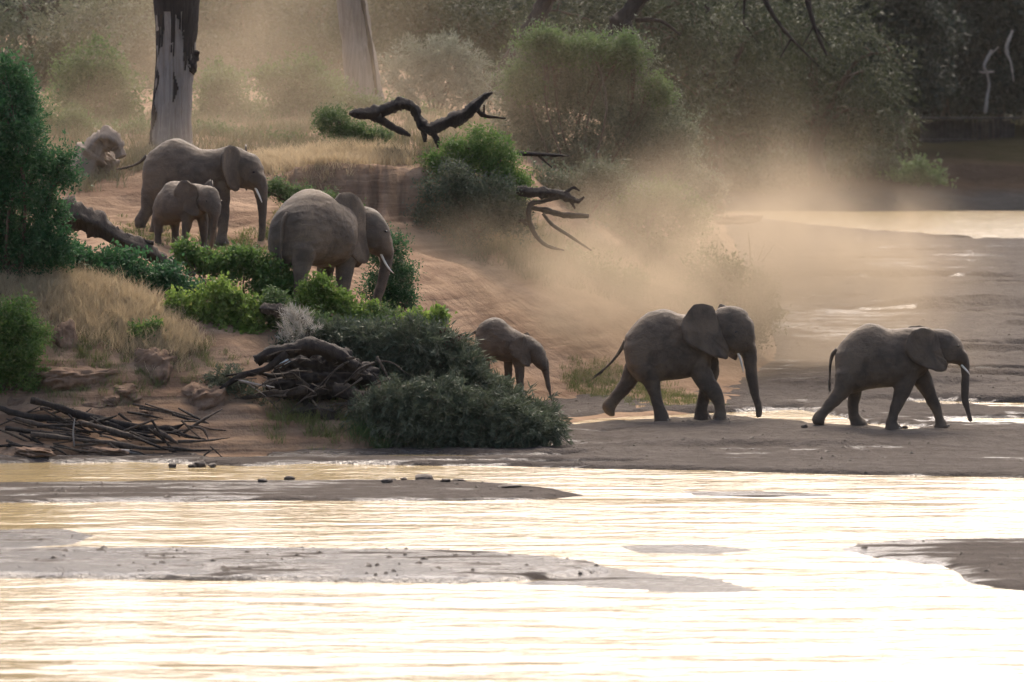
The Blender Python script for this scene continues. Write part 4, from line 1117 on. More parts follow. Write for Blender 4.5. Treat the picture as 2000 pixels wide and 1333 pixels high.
grassland('weeds', 'dusty weeds over the upper slope right of the cliff', band([(860, 470), (1000, 430), (1200, 480), (1400, 470), (1450, 560), (1300, 600), (1100, 560), (940, 520)], 104, 180), 15000, .26, .02, 'faded', 38, tuft=.14)
grassland('dry_grass', 'dry straw grass covering the near mound at the left', band([(-20, 560), (60, 540), (180, 545), (280, 580), (360, 640), (400, 690), (330, 700), (260, 690), (200, 670), (120, 640), (60, 600), (-20, 600)]), 26000, .34, .011, 'straw', 31)
grassland('dry_grass', 'pale dry grass along the edge above the earth cliff', band([(470, 330), (520, 305), (600, 296), (700, 296), (800, 312), (825, 326), (700, 322), (600, 328), (520, 345)], 108), 15000, .32, .014, 'straw', 32)
grassland('green_grass', 'thin yellow-green grass at the foot of the dusty slope', band([(1080, 740), (1160, 715), (1260, 730), (1330, 770), (1420, 790), (1300, 800), (1150, 780)], 100), 9000, .16, .010, 'blade', 33)
grassland('green_grass', 'long green grass under the thorny brush at the water', band([(690, 790), (760, 800), (860, 800), (890, 860), (800, 878), (700, 872)], 88), 2200, .40, .012, 'mid', 34, lean=.35, tuft=.10, per=30)
grassland('green_grass', 'sparse dull grass around the uprooted stump', band([(540, 790), (620, 800), (690, 830), (690, 880), (560, 870), (500, 830)], 88), 1300, .30, .012, 'blade', 39, lean=.45, tuft=.10, per=22)
grassland('green_grass', 'patchy green grass on the soil of the mound and shelf', band([(100, 650), (240, 640), (420, 690), (480, 720), (300, 780), (60, 790)], 88), 5000, .20, .011, 'blade', 35)
grassland('weeds', 'low weeds along the path by the elephants', band([(180, 440), (260, 430), (420, 470), (520, 440), (560, 400), (640, 460), (560, 510), (420, 505), (260, 470)], 98), 6000, .16, .016, 'blade', 36)

# ------------------------------------------------------------------ trees of the background
FOREST = 'trees closing the background'
def tree(label, d, base, lobes, mat, N, L, W, seed, r0=0.25, group=FOREST, style='strand', droop=0.5, clump=0.5, nbr=9, trunk_mat='twig', upright=-.1, per=26):
    rng = np.random.default_rng(seed + 400)
    t = plant('tree', label, 'tree', d, lobes, base, mat, N, L, W, clump, per, group, style, seed, 0, r0, 'crown', 'branches', trunk_mat, shell=.35, droop=droop, upright=upright)
    bpy.data.objects.remove([c for c in t.children if c.name.startswith('branches')][0])
    k = ppm(d)
    bw = np.array(t.location)
    C = np.array([at(l[0], l[1], d + rng.uniform(-.5, .5)) for l in lobes]) - bw
    top = C.mean(0) * 0.62
    P = smooth_path([(0, 0, -0.4, r0 * 1.35), (rng.normal() * .1, rng.normal() * .1, top[2] * 0.3, r0), (top[0] * .5, top[1] * .5, top[2] * 0.7, r0 * .8), (*top, r0 * .6)], 14)
    MB().add(*tube(P[:, :3], P[:, 3], 9, .08, seed)).build('trunk', M[trunk_mat], t)
    mb = MB()
    for j in range(nbr):
        c = C[j % len(C)] + rng.normal(size=3) * np.array([lobes[j % len(C)][2] / k, .5, lobes[j % len(C)][3] / k]) * .4
        s = P[rng.integers(6, 14), :3]
        md = (s + c) / 2 + np.array([rng.normal() * .3, rng.normal() * .3, 0.25 * np.linalg.norm(c - s)])
        q = smooth_path([(*s, r0 * .45), (*md, r0 * .3), (*c, r0 * .12)], 9)
        mb.add(*tube(q[:, :3], q[:, 3], 6, .1, j))
        for z in range(3):
            a = q[rng.integers(4, 9), :3]; e = a + rng.normal(size=3) * np.array([1, .6, .6]) * .9 - np.array([0, 0, .7])
            qq = smooth_path([(*a, r0 * .14), (*((a + e) / 2 + np.array([0, 0, .2])), r0 * .1), (*e, r0 * .04)], 6)
            mb.add(*tube(qq[:, :3], qq[:, 3], 5, .1, z))
    mb.build('branches', M[trunk_mat], t)
    return t
tree('drooping olive tree whose crown ends at the dark gap on the right', 178, (1600, 340), [(1600, 60, 110, 80), (1680, 150, 75, 75), (1640, 230, 90, 50), (1520, 130, 90, 80), (1560, 220, 70, 50), (1700, 220, 50, 50), (1450, 60, 90, 70)], 'olive', 20000, .22, .06, 51, .3)
tree('wide drooping olive tree above the dust in the middle', 172, (1400, 350), [(1380, 30, 110, 70), (1300, 80, 80, 70), (1450, 130, 90, 70), (1380, 190, 90, 60), (1460, 240, 80, 50), (1340, 250, 70, 50), (1520, 40, 80, 60)], 'olive', 20000, .22, .06, 52, .3)
tree('olive tree leaning in over the huge grey-green bush', 165, (1240, 330), [(1240, 20, 110, 60), (1150, 40, 80, 50), (1320, 60, 90, 60), (1330, 160, 60, 70), (1080, 10, 80, 50)], 'olive', 15000, .2, .06, 53, .28)
tree('dark olive tree behind the pale feathery bush', 160, (930, 250), [(900, 20, 110, 55), (980, 60, 90, 55), (830, 50, 90, 50), (960, 130, 70, 60), (760, 10, 90, 50)], 'olive', 16000, .2, .06, 54, .25)
tree('dim tree behind the second pale trunk', 168, (640, 230), [(640, 20, 90, 60), (590, 90, 60, 60), (740, 70, 80, 60), (690, 130, 70, 50)], 'olive', 12000, .2, .06, 55, .25)
tree('hazy tree at the top left corner', 158, (60, 240), [(40, 30, 110, 60), (140, 60, 90, 60), (60, 120, 100, 60), (230, 40, 90, 50), (-60, 80, 100, 90)], 'grey', 14000, .2, .07, 56, .25)
tree('hazy tree just behind the pale dead trunk', 166, (330, 230), [(300, 30, 90, 60), (400, 60, 80, 60), (350, 130, 90, 60), (470, 20, 80, 50)], 'olive', 11000, .2, .07, 57, .25)
for i, (x, w_, dd) in enumerate(((1760, 70, 262), (1850, 85, 276), (1960, 80, 274), (2060, 90, 280), (1700, 70, 290), (1600, 70, 268))):
    nm = ('leftmost', 'second', 'third', 'rightmost', 'fourth', 'half hidden')[i]
    lab = ('dark shaded tree beside the end of the drooping olive crown', 'dark shaded tree above the low shelter', 'dark shaded tree behind the pale forked branch', 'dark shaded tree at the right edge of the picture', 'dark tree in the gap behind the olive crown', 'dark tree behind the dust on the far bank')[i]
    p = at(x, 250, dd); gz = HF(p.x, dd)
    tree(lab, dd, (p.x, dd, gz), [(x, 20, w_, 60), (x - 50, 70, w_ * .8, 50), (x + 50, 60, w_ * .8, 50), (x, 120, w_, 50), (x + 20, 165, w_ * .9, 34), (x - 30, 175, w_ * .8, 28), (x - 30, -30, w_, 50)], 'deep', 17000, .38, .18, 60 + i, .28, 'shaded trees of the far bank', 'leaf', 0, .5)
for i, (x, y0, dd) in enumerate(((1540, 330, 246), (1640, 335, 247), (1720, 340, 248), (1790, 350, 246), (1450, 345, 244))):
    p = at(x, y0, dd)
    plant('shrub', ('dim bush on the far shore under the dust', 'dim bush on the far shore below the olive crown', 'dim bush on the far shore left of the pebble beach', 'green bush beside the pebble beach', 'dim bush where the far shore meets the bank')[i], 'shrub', dd,
          [(x, y0, 46, 34), (x + 30, y0 + 26, 40, 26), (x - 34, y0 + 24, 40, 28)], (p.x, dd, HF(p.x, dd)), 'mid' if i == 3 else 'olive', 5000, .26, .11, .3, 18, 'bushes along the far shore', seed=70 + i, nstem=4, stem_r=.05)
# the far wood reads as one dark mass
rng = np.random.default_rng(9)
N = 52000
X = rng.uniform(-75, 75, N); Y = rng.uniform(296, 318, N)
gz = far_height(X, Y)
P = np.column_stack([X, Y, gz + rng.random(N) * (9 + 3 * vnoise(X * .15, X * 0)) ])
V, Q, tn = leaves(P, rng.normal(size=(N, 3)), .95, .5, rng, rng.random(N))
tag(link_mesh('far_wood', np_mesh('far_wood', V, quads=Q, tint=tn), LEAF['deep']), 'dark mass of woodland closing the view', None, None, 'stuff')

# ------------------------------------------------------------------ dead wood
def px_tube(rows, d, origin=None, sides=9, rough=.12, seed=0, n=None):
    """rows (px, py, width_px[, depth offset]) -> tube in the scene"""
    P = []
    for i, r in enumerate(rows):
        off = r[3] if len(r) > 3 else 0.05 * sin(i * 2.1 + seed)
        p = at(r[0], r[1], d + off)
        P.append((*p, r[2] / 2 / ppm(d)))
    P = smooth_path(P, n or max(len(rows) * 5, 8))
    if origin is not None: P[:, :3] -= np.array(origin)
    return tube(P[:, :3], np.maximum(P[:, 3], .004), sides, rough, seed)
def dead(name, label, cat, d, base, trunk, parts=(), mat='deadwood', group=None, part='trunk', sub='branch', **kw):
    o = at(base[0], base[1], d)
    root = tag(empty(name, o), label, cat, group)
    MB().add(*px_tube(trunk, d, o, 16, .15, 3, len(trunk) * 8)).build(part, M[mat], root)
    for j, rows in enumerate(parts):
        MB().add(*px_tube(rows, d, o, 7, .16, 10 + j)).build(sub, M[mat], root)
    return root
# the pale standing trunk with strips of dark bark
d = 117.0
o = at(336, 292, d)
t1 = tag(empty('dead_tree', o), 'tall pale dead trunk with peeling dark bark behind the tusked female', 'dead tree', 'standing dead trunks')
rows = smooth_path([(335, 310, 92), (335, 270, 82), (336, 220, 76), (340, 160, 73), (343, 110, 74), (345, 60, 78), (345, 10, 86), (346, -50, 92), (348, -120, 92)], 60)
P = np.array([(*(np.array(at(x, y, d)) - np.array(o)), w / 2 / ppm(d)) for x, y, w in rows])
MB().add(*tube(P[:, :3], P[:, 3], 28, .025, 5)).build('trunk', M['trunkwood'], t1)
rr = np.random.default_rng(8)
na = 96
lower = 92 + 40 * np.array([vnoise(np.array([a * .21]), np.array([.3]))[0] for a in range(na)]) + 18 * rr.normal(size=na)
fine = smooth_path(np.column_stack([P, rows[:, 1]]), 260)
V, F, grid = [], [], {}
for i, (x, y, z, r, py) in enumerate(fine):
    for a in range(na):
        ph = a / na * 2 * pi                      # 0 faces the camera, pi/2 faces right
        deg = (math.degrees(ph) + 180) % 360 - 180
        bark = py < lower[a]
        if -34 < deg < -12 and 25 < py < 88: bark = False                      # pale streak near the left edge
        if deg < -58 + 8 * sin(py * .09) or deg > 120: bark = True               # strip down the left side
        if abs(deg - 4 - 5 * sin(py * .08)) < 7 * max(0, 1 - abs(py - 172) / 34): bark = True
        if 20 < deg < 44 and 45 < py < 78 and (int(py / 4) + a) % 3: bark = True
        if bark: grid[(i, a)] = 1
for (i, a) in list(grid):
    if i + 1 >= len(fine): continue
    q = []
    for ii, aa in ((i, a), (i, a + 1), (i + 1, a + 1), (i + 1, a)):
        x, y, z, r, py = fine[ii]
        ph = aa / na * 2 * pi
        rb = r * 1.0 + .022 + .014 * vnoise(np.array([aa % na * .7]), np.array([py * .05]))[0]
        q.append((x + sin(ph) * rb, y - cos(ph) * rb, z))
    n0 = len(V); V += q; F.append((n0, n0 + 1, n0 + 2, n0 + 3))
bm = bmesh.new(); vs = [bm.verts.new(v) for v in V]
for f in F: bm.faces.new([vs[i] for i in f])
bmesh.ops.remove_doubles(bm, verts=bm.verts, dist=1e-4)
bmesh.ops.solidify(bm, geom=bm.faces[:], thickness=.03)
bmesh.ops.recalc_face_normals(bm, faces=bm.faces[:])
me = bpy.data.meshes.new('bark'); bm.to_mesh(me); bm.free()
tag(link_mesh('bark', me, M['deadwood'], t1), 'dark peeling bark of the pale dead trunk')
MB().add(*px_tube([(362, 135, 26), (374, 118, 24), (380, 106, 18), (389, 102, 4)], d - .1, o, 8, .2, 4)).build('branch_stub', M['deadwood'], t1)
d = 140.0
o = at(712, 214, d)
t2 = tag(empty('dead_tree', o), 'second pale grey trunk flaring at its foot behind the fallen dead branch', 'dead tree', 'standing dead trunks')
MB().add(*px_tube([(714, 232, 100), (712, 205, 82), (708, 160, 70), (702, 110, 62), (695, 60, 58), (688, 10, 56), (680, -60, 56)], d, o, 26, .03, 6, 40)).build('trunk', M['trunkwood'], t2)
MB().add(*px_tube([(735, 185, 9), (728, 120, 8), (718, 60, 8), (708, 0, 7)], d - .48, o, 8, .2, 7)).build('bark', M['deadwood'], t2)  # groove down the right side, its darkness drawn as a raised dark strip
dead('dead_tree', 'dim leaning trunk left of the huge grey-green bush', 'dead tree', 150, (985, 165), [(975, 190, 56), (1000, 125, 46), (1030, 70, 42), (1062, 10, 40), (1090, -60, 38)], mat='drift', group='standing dead trunks')
dead('bough', 'thick dark bough above the huge grey-green bush', 'bough', 150, (1185, 85), [(1178, 130, 44), (1192, 80, 46), (1218, 40, 42), (1255, -10, 38), (1300, -60, 36)], [[(1240, 40, 12), (1290, 42, 9), (1330, 70, 4)], [(1200, 60, 16), (1240, 70, 10), (1280, 110, 4)]], mat='deadwood')
for i, rows in enumerate(([(1370, -40, 14), (1385, 30, 11), (1400, 60, 9), (1412, 110, 5)], [(1480, -30, 12), (1510, 30, 9), (1545, 75, 7), (1600, 130, 3)], [(1570, -30, 12), (1590, 50, 9), (1615, 110, 5)], [(1455, -20, 6), (1452, 45, 4)])):
    dead('hanging_bough', ('thin dark bough hanging left of the others in the olive crown', 'longest dark bough slanting through the olive crown', 'dark bough hanging at the right of the olive crown', 'short straight twig hanging in the olive crown')[i], 'bough', 170.5, rows[0][:2], rows, [[(rows[1][0], rows[1][1], 5), (rows[1][0] + 30, rows[1][1] + 40, 2)], [(rows[-2][0], rows[-2][1], 4), (rows[-2][0] - 22, rows[-2][1] + 40, 2)]], group='boughs in the olive crown')
dead('fallen_branch', 'twisted dark dead branch lying on the cliff top above the green creeper', 'branch', 114.5, (840, 285),
     [(682, 222, 6), (700, 222, 22), (730, 222, 30), (760, 212, 30), (785, 203, 26), (808, 212, 22), (820, 236, 20), (838, 252, 24), (870, 240, 28), (905, 226, 28), (928, 206, 20), (945, 190, 14), (962, 181, 4)],
     [[(836, 250, 22), (850, 268, 15), (857, 288, 8)], [(826, 244, 16), (829, 262, 11), (831, 278, 6)], [(738, 228, 18), (765, 246, 15), (790, 259, 12), (802, 266, 5)], [(930, 212, 9), (946, 226, 7), (988, 232, 3)], [(945, 226, 5), (945, 205, 3)], [(755, 212, 10), (764, 200, 4)]])
dead('fallen_branch', 'broken dark branch with clawed end sticking out beside the hanging bush', 'branch', 111.6, (1032, 430),
     [(1010, 372, 18), (1035, 376, 22), (1062, 377, 22), (1092, 380, 22), (1115, 389, 16), (1130, 393, 9), (1141, 385, 3)],
     [[(1098, 384, 9), (1118, 368, 7), (1132, 373, 3)], [(1114, 390, 8), (1123, 408, 3)], [(1092, 384, 9), (1060, 393, 9), (1036, 399, 10), (1032, 425, 12), (1038, 446, 11), (1050, 466, 9), (1070, 482, 7), (1102, 490, 3)], [(1034, 405, 8), (1070, 412, 10), (1100, 420, 11), (1150, 423, 6)], [(1060, 418, 8), (1078, 440, 7), (1112, 462, 6), (1155, 490, 3)], [(1034, 430, 8), (1012, 433, 5)], [(1030, 440, 6), (1015, 428, 4)]])
dead('fallen_branch', 'thin forked dead branch right of the green creeper', 'branch', 118.5, (1020, 302), [(1005, 300, 8), (1055, 302, 9), (1112, 305, 3)], [[(1050, 303, 6), (1078, 328, 3)]])
dead('fallen_log', 'knotty dark grey fallen log below the path of the elephants', 'log', 99.4, (200, 450),
     [(120, 418, 66), (150, 424, 62), (190, 440, 50), (235, 468, 40), (285, 490, 36), (318, 510, 28), (336, 518, 20)],
     [[(330, 512, 18), (352, 540, 18), (366, 578, 18)], [(332, 516, 14), (362, 502, 13), (398, 486, 9)], [(205, 458, 12), (232, 447, 14)], [(215, 460, 14), (255, 466, 14), (300, 476, 8)], [(365, 510, 14), (372, 540, 20), (380, 572, 10)]], mat='drift')
dead('fallen_log', 'short dark log end poking out beside the bright yellow-green bush', 'log', 95.2, (545, 612), [(510, 603, 14), (524, 604, 24), (548, 608, 26), (575, 618, 22), (610, 634, 16)], mat='drift')
dead('dead_sapling', 'bare thin twigs rising out of the dust above the walking elephant', 'sapling', 125, (1468, 500), [(1466, 512, 5), (1465, 485, 4), (1462, 455, 2)], [[(1480, 510, 3), (1494, 475, 2)], [(1488, 512, 3), (1512, 478, 2)]], mat='twig')
dead('bent_trunk', 'thick pale dusty trunk bent over at the left of the pale dead trunk', 'dead trunk', hit(155, 350, 104).y + .2, (160, 350), [(140, 372, 66), (158, 335, 66), (178, 300, 62), (198, 276, 52), (216, 272, 44), (230, 288, 30), (237, 308, 18)], mat='dusty')

# uprooted stump at the water
d = 93.0
o = at(620, 800, d)
st = tag(empty('uprooted_stump', o), 'dark uprooted stump with tangled roots beside the thorny brush', 'stump')
MB().add(*px_tube([(500, 704, 20), (530, 690, 24), (565, 684, 22), (600, 676, 30), (640, 684, 27), (672, 702, 27), (696, 718, 18)], d - .35, o, 14, .17, 2, 34)).build('trunk', M['deadwood'], st)
rg = np.random.default_rng(44)
bm = bmesh.new(); bmesh.ops.create_icosphere(bm, subdivisions=5, radius=1.0)
Q = np.array([v.co for v in bm.verts]); x, y, z = Q.T
f = 1 + .30 * fbm(x * 2.6 + y, z * 3.2 + 3, 5) + .20 * np.abs(fbm(x * 8, z * 9 + y * 5, 3))
off = np.array(at(628, 735, d + .5) - o)
for v, p in zip(bm.verts, np.column_stack([x * .95 * f, y * .55 * f, z * .52 * f]) + off): v.co = p
me = bpy.data.meshes.new('root_plate'); bm.to_mesh(me); bm.free()
link_mesh('root_plate', me, M['deadwood'], st, True)
for j, rows in enumerate(([(650, 760, 30), (700, 772, 28), (740, 780, 22), (768, 787, 10)], [(680, 765, 22), (720, 790, 18), (748, 808, 10)], [(690, 780, 26), (698, 820, 24), (703, 860, 24), (708, 895, 26)], [(600, 760, 20), (560, 768, 13), (510, 772, 9), (450, 782, 4)], [(610, 790, 22), (590, 830, 18), (560, 880, 12)], [(640, 800, 26), (648, 850, 18), (640, 892, 12)], [(585, 730, 16), (540, 735, 10), (490, 728, 7), (440, 735, 4)], [(690, 740, 14), (705, 725, 10), (722, 712, 6)], [(560, 690, 18), (520, 720, 14), (470, 735, 12), (430, 760, 6)], [(600, 800, 12), (560, 810, 8), (520, 850, 4)], [(670, 815, 12), (690, 860, 10), (740, 890, 5)], [(705, 850, 14), (740, 872, 12), (790, 888, 7)])):
    rows = [(*r, -.25 - .1 * (j % 3)) for r in rows]
    MB().add(*px_tube(rows, d, o, 8, .15, 30 + j)).build('root', M['drift' if j % 2 else 'deadwood'], st)
rg = np.random.default_rng(77)
mb = MB()
for j in range(70):
    x, y = rg.uniform(500, 740), rg.uniform(690, 880)
    l, a = rg.uniform(25, 80), rg.uniform(-.7, 1.2) + (pi if rg.random() < .5 else 0)
    w_ = rg.uniform(2.5, 6)
    rows = [(x, y, w_, -.3 - .4 * rg.random()), (x + l * cos(a) * .5, y + l * sin(a) * .5 + rg.uniform(-6, 6), w_ * .7, -.35 - .4 * rg.random()), (x + l * cos(a), y + l * sin(a) + 8, 1.5, -.3 - .5 * rg.random())]
    mb.add(*px_tube(rows, d, o, 5, .15, 200 + j, 7))
mb.build('rootlets', M['drift'], st)
dead('dead_branch', 'pale forked twig in front of the uprooted stump', 'branch', 92.4, (500, 755), [(466, 743, 4), (500, 751, 5), (536, 757, 3)], [[(485, 750, 3), (505, 764, 2), (522, 776, 1)]], mat='palewood')
# pale scrap caught on the stump
c = at(552, 709, 92.6)
bm = bmesh.new(); bmesh.ops.create_icosphere(bm, subdivisions=4, radius=1.0)
for v in bm.verts:
    q = v.co; f = 1 + .10 * fbm(np.array([q.x * 2 + 1.0]), np.array([q.z * 2 + q.y]), 3)[0]
    sag = -.45 if q.z < -.1 and q.x > -.5 else 0
    v.co = Vector((q.x * .15 * f, q.y * .10 * f, (max(q.z, -.75 + .5 * (q.x > -.2)) + .1 * sag) * .125 * f + .02 * q.x))
me = bpy.data.meshes.new('scrap'); bm.to_mesh(me); bm.free()
sc_ = link_mesh('plastic_scrap', me, M['litter'], None, True); sc_.location = c
tag(sc_, 'pale blue-white crumpled scrap caught on the uprooted stump', 'scrap')
# driftwood heap, every stick its own thing
DR = 'driftwood sticks heaped on the shore'
stk = [
    ('longest dark driftwood pole with upturned end on top of the heap', [(60, 782, 18), (110, 795, 18), (157, 811, 16), (225, 827, 15), (292, 838, 14), (337, 838, 12), (362, 827, 8)], 91.2, 'deadwood'),
    ('slender stick rising to the right across the upper heap', [(72, 833, 9), (157, 829, 9), (202, 820, 8), (229, 812, 4)], 90.9, 'deadwood'),
    ('thick grey driftwood limb in the middle of the heap', [(160, 826, 18), (200, 836, 20), (236, 847, 20), (292, 860, 18), (345, 866, 12)], 90.8, 'drift'),
    ('long low driftwood pole along the bottom of the heap', [(60, 848, 12), (157, 860, 13), (225, 867, 13), (281, 876, 11), (362, 879, 7)], 90.5, 'drift'),
    ('short stout driftwood limb at the left of the heap', [(30, 818, 14), (90, 833, 16), (150, 843, 12)], 90.9, 'drift'),
    ('dark driftwood pole at the upper left of the heap', [(-20, 790, 14), (45, 811, 16), (112, 820, 15), (172, 832, 10)], 91.3, 'deadwood'),
    ('stubby pale driftwood piece at the right of the heap', [(300, 840, 12), (326, 854, 16), (348, 868, 13)], 90.6, 'drift'),
    ('crooked thin driftwood twig at the right tip of the heap', [(365, 832, 6), (394, 838, 6), (404, 852, 5), (408, 862, 3)], 90.8, 'drift'),
    ('pale flat driftwood lath at the water below the heap', [(236, 880, 9), (262, 884, 11), (286, 889, 6)], 90.3, 'palewood'),
    ('curved driftwood stick behind the pale piece', [(330, 836, 9), (362, 851, 9), (402, 858, 4)], 91.0, 'deadwood'),
    ('thin trailing driftwood twig right of the heap', [(380, 830, 4), (416, 839, 5), (442, 841, 3)], 91.6, 'drift'),
    ('upright forked stick standing in the heap', [(145, 872, 5), (143, 845, 5), (146, 818, 4)], 90.4, 'palewood'),
    ('small crossed twig at the waterline', [(392, 896, 4), (404, 886, 4), (418, 876, 3)], 90.2, 'deadwood'),
    ('small leaning twig at the waterline', [(410, 872, 3), (424, 884, 4), (438, 898, 3)], 90.2, 'deadwood'),
    ('driftwood pole under the left part of the heap', [(10, 836, 12), (80, 846, 12), (170, 856, 10), (230, 872, 5)], 90.7, 'deadwood'),
    ('driftwood limb half buried below the longest pole', [(180, 818, 12), (250, 842, 14), (310, 846, 10)], 91.1, 'deadwood'),
]
for i, (lab, rows, dd, mt) in enumerate(stk):
    rows = [(x, y, w_ * .72) for x, y, w_ in rows]
    rows[-1] = (rows[-1][0], rows[-1][1], 2)
    o = at(rows[0][0], rows[0][1], dd)
    ob = MB().add(*px_tube(rows, dd, o, 9, .17, 60 + i, 26)).build('driftwood_stick', M[mt])
    ob.location = o
    tag(ob, lab, 'driftwood', DR)
rg = np.random.default_rng(12)
for i in range(64):
    x, y = rg.uniform(20, 400), rg.uniform(800, 886)
    l, a = rg.uniform(20, 110), rg.normal() * .35 + .2
    rows = [(x - l * cos(a) / 2, y - l * sin(a) / 2, rg.uniform(3, 6)), (x, y + rg.uniform(-3, 3), rg.uniform(3, 6)), (x + l * cos(a) / 2, y + l * sin(a) / 2, 2)]
    dd = 91.3 - (y - 815) / 67 * 1.0
    o = at(x, y, dd)
    ob = MB().add(*px_tube(rows, dd, o, 6, .1, 90 + i)).build('driftwood_twig', M[('drift', 'deadwood', 'drift', 'deadwood', 'twig')[i % 5]])
    ob.location = o
    tag(ob, 'thin loose twig lying among the heaped driftwood poles', 'twig', 'thin twigs in the driftwood heap')

# ------------------------------------------------------------------ rocks, clods
def boulder(name, label, cat, px, py, wpx, hpx, d, mat, seed, group=None, boxy=.5, depth=.8, sub=5):
    k = ppm(d)
    c = at(px, py, d)
    bm = bmesh.new(); bmesh.ops.create_icosphere(bm, subdivisions=sub, radius=1.0)
    fr = np.random.default_rng(seed + 900)
    planes = [(Vector(w / np.linalg.norm(w)), fr.uniform(.62, .95)) for w in fr.normal(size=(13, 3))]
    Q = np.array([v.co for v in bm.verts]) * 1.08
    for w, h in planes:
        e = Q @ np.array(w) - h
        Q -= np.maximum(e, 0)[:, None] * np.array(w) * .92
    Q = np.sign(Q) * np.abs(Q) ** (1 - boxy * .5)
    x, y, z = Q.T
    f = 1.1 + .13 * fbm(x * 1.6 + seed, z * 1.6 + y * 1.3, 4) + .05 * fbm(x * 6 + seed, z * 6 + y * 4, 3) - .16 * np.abs(fbm(x * 2.6 + seed * 3, z * 4.2 + y * 2, 3))
    lay = 1 + .05 * np.sin(z * 9 + seed)
    for v, p in zip(bm.verts, np.column_stack([x * f * lay * wpx / 2 / k, y * f * depth * wpx / 2 / k, z * f * hpx / 2 / k])): v.co = p
    me = bpy.data.meshes.new(name); bm.to_mesh(me); bm.free()
    o = link_mesh(name, me, M[mat], None, True)
    o.location = c; o.rotation_euler = (0, 0, seed * .7)
    return tag(o, label, cat, group)
RK = 'eroded earth blocks on the shelf'
for i, (lab, x, y, w_, h_, dd, dp) in enumerate((
    ('long flat-topped earth block left on the shelf', 148, 742, 138, 50, 92.5, .6),
    ('large rounded earth block overhanging below the small tufted plant', 305, 722, 120, 92, 93.4, .6),
    ('reddish rounded earth block nearest the uprooted stump', 392, 782, 92, 62, 92.5, .7),
    ('low pale earth hump between the blocks', 242, 768, 76, 34, 92.5, .8),
    ('leaning pale earth pillar above the flat block', 128, 680, 46, 92, 93.2, .8),
    ('small dark earth lump above the driftwood', 218, 782, 30, 24, 92.0, .8),
    ('earth ledge at the left waterline', 60, 878, 190, 26, 90.5, .35),
    ('broken earth ledge under the driftwood', 190, 882, 120, 22, 90.3, .4),
    ('rough earth slab behind the longest driftwood pole', 160, 796, 120, 28, 92.0, .5),
    ('small reddish earth lump beside the driftwood', 300, 806, 46, 22, 91.9, .7),
    ('crumbled earth lump at the foot of the green shrub', 40, 790, 60, 46, 92.0, .7))):
    boulder('earth_block', lab, 'earth block', x, y + 3, w_ * 1.12, h_ * 1.1, dd + .25, 'rock', i + 1, RK, .6, dp)
CL = 'dark mud clods in the shallows'
for i, (lab, x, y, w_, h_) in enumerate((
    ('square dark clod at the left shore', 336, 910, 18, 10), ('low clod left of the clod cluster', 376, 911, 14, 7), ('biggest clod of the cluster near the left shore', 391, 908, 22, 13), ('clod right in the cluster near the left shore', 415, 910, 16, 9),
    ('clod alone at the left on the sand bar', 511, 939, 22, 8), ('rounded clod on the sand bar right of the lone clod', 565, 936, 20, 10), ('flat clod left of the mid river clods', 755, 940, 22, 9), ('tiny clod in the mid river row', 789, 936, 12, 6),
    ('largest clod of the mid river row', 826, 934, 40, 15), ('low clod right of the largest mid river clod', 869, 939, 22, 7), ('flat clod at the right of the mid river row', 897, 939, 24, 6), ('dark flat clod at the tip of the sand bar', 997, 950, 44, 6),
    ('small dark clod behind the foremost elephant', 1571, 833, 12, 8), ('small dung clod by the front foot of the foremost elephant', 1768, 835, 14, 6))):
    p = sand_hit(x, y + h_ * .35)
    boulder('mud_clod', lab, 'clod', x, y, w_ * 1.1, h_ * 1.15, p.y, 'clod', i + 3, CL, .2, .8, 3)
boulder('earth_block', 'reddish eroded block at the far end of the left bank', 'earth block', 1390, 402, 52, 36, 226, 'rock', 40, None, .4, .8)
boulder('earth_block', 'low crumbling earth spit reaching into the far water', 'earth block', 1440, 428, 130, 20, 204, 'rock', 41, None, .4, .6)
boulder('earth_mound', 'small pale earth mound under the bent dusty trunk', 'mound', 203, 322, 58, 56, hit(203, 345, 104).y + .3, 'dusty', 42, None, .1, .8)
boulder('sand_hump', 'small dark bank of earth behind the feet of the walking elephant', 'earth bank', 1370, 800, 150, 26, 104.5, 'clod', 43, None, .3, .3)

# ------------------------------------------------------------------ odd plants near the stump
plant('dead_plant', 'bleached dry stalks standing above the uprooted stump', 'plant', 94.6, [(585, 640, 26, 28), (570, 655, 20, 22), (605, 650, 16, 22)], (585, 685), 'chalk', 1500, .16, .012, .07, 12, None, 'strand', 91, 6, .01, upright=1.2)
sp = plant('seed_plant', 'dark reddish seed heads rising from the thorny brush', 'plant', 95.0, [(872, 655, 10, 16), (890, 665, 14, 8), (858, 665, 8, 14), (905, 658, 8, 5)], (868, 700), 'seed', 170, .055, .04, .03, 8, None, 'leaf', 92, 8, .007)

# ------------------------------------------------------------------ far bank details
d = 268.0
o = Vector((at(1890, 248, d).x, d, HF(at(1890, 248, d).x, d)))
hut = tag(empty('low_shelter', o), 'low dark shelter with pale upright posts under the far trees', 'shelter')
hm = mat_plain('shade_toned_boards', (0.025, 0.022, 0.022), (0.05, 0.045, 0.042), 3, .9, .03)  # boards toned down: shade of the trees put into their colour
def box(mb, x0, x1, y0, y1, z0, z1):
    v = [(x, y, z) for x in (x0, x1) for y in (y0, y1) for z in (z0, z1)]
    mb.add(v, [(0, 1, 3, 2), (4, 6, 7, 5), (0, 4, 5, 1), (2, 3, 7, 6), (0, 2, 6, 4), (1, 5, 7, 3)])
def bx(name, mat, *a):
    mb = MB(); box(mb, *a); return mb.build(name, mat, hut, False)
hr = random.Random(3)
for k in range(22):
    x = -2.7 + k * .255
    bx('plank', hm, x, x + .24, .9 + hr.uniform(0, .05), 1.0 + hr.uniform(0, .05), -.3, 1.12 + hr.uniform(-.12, .12))
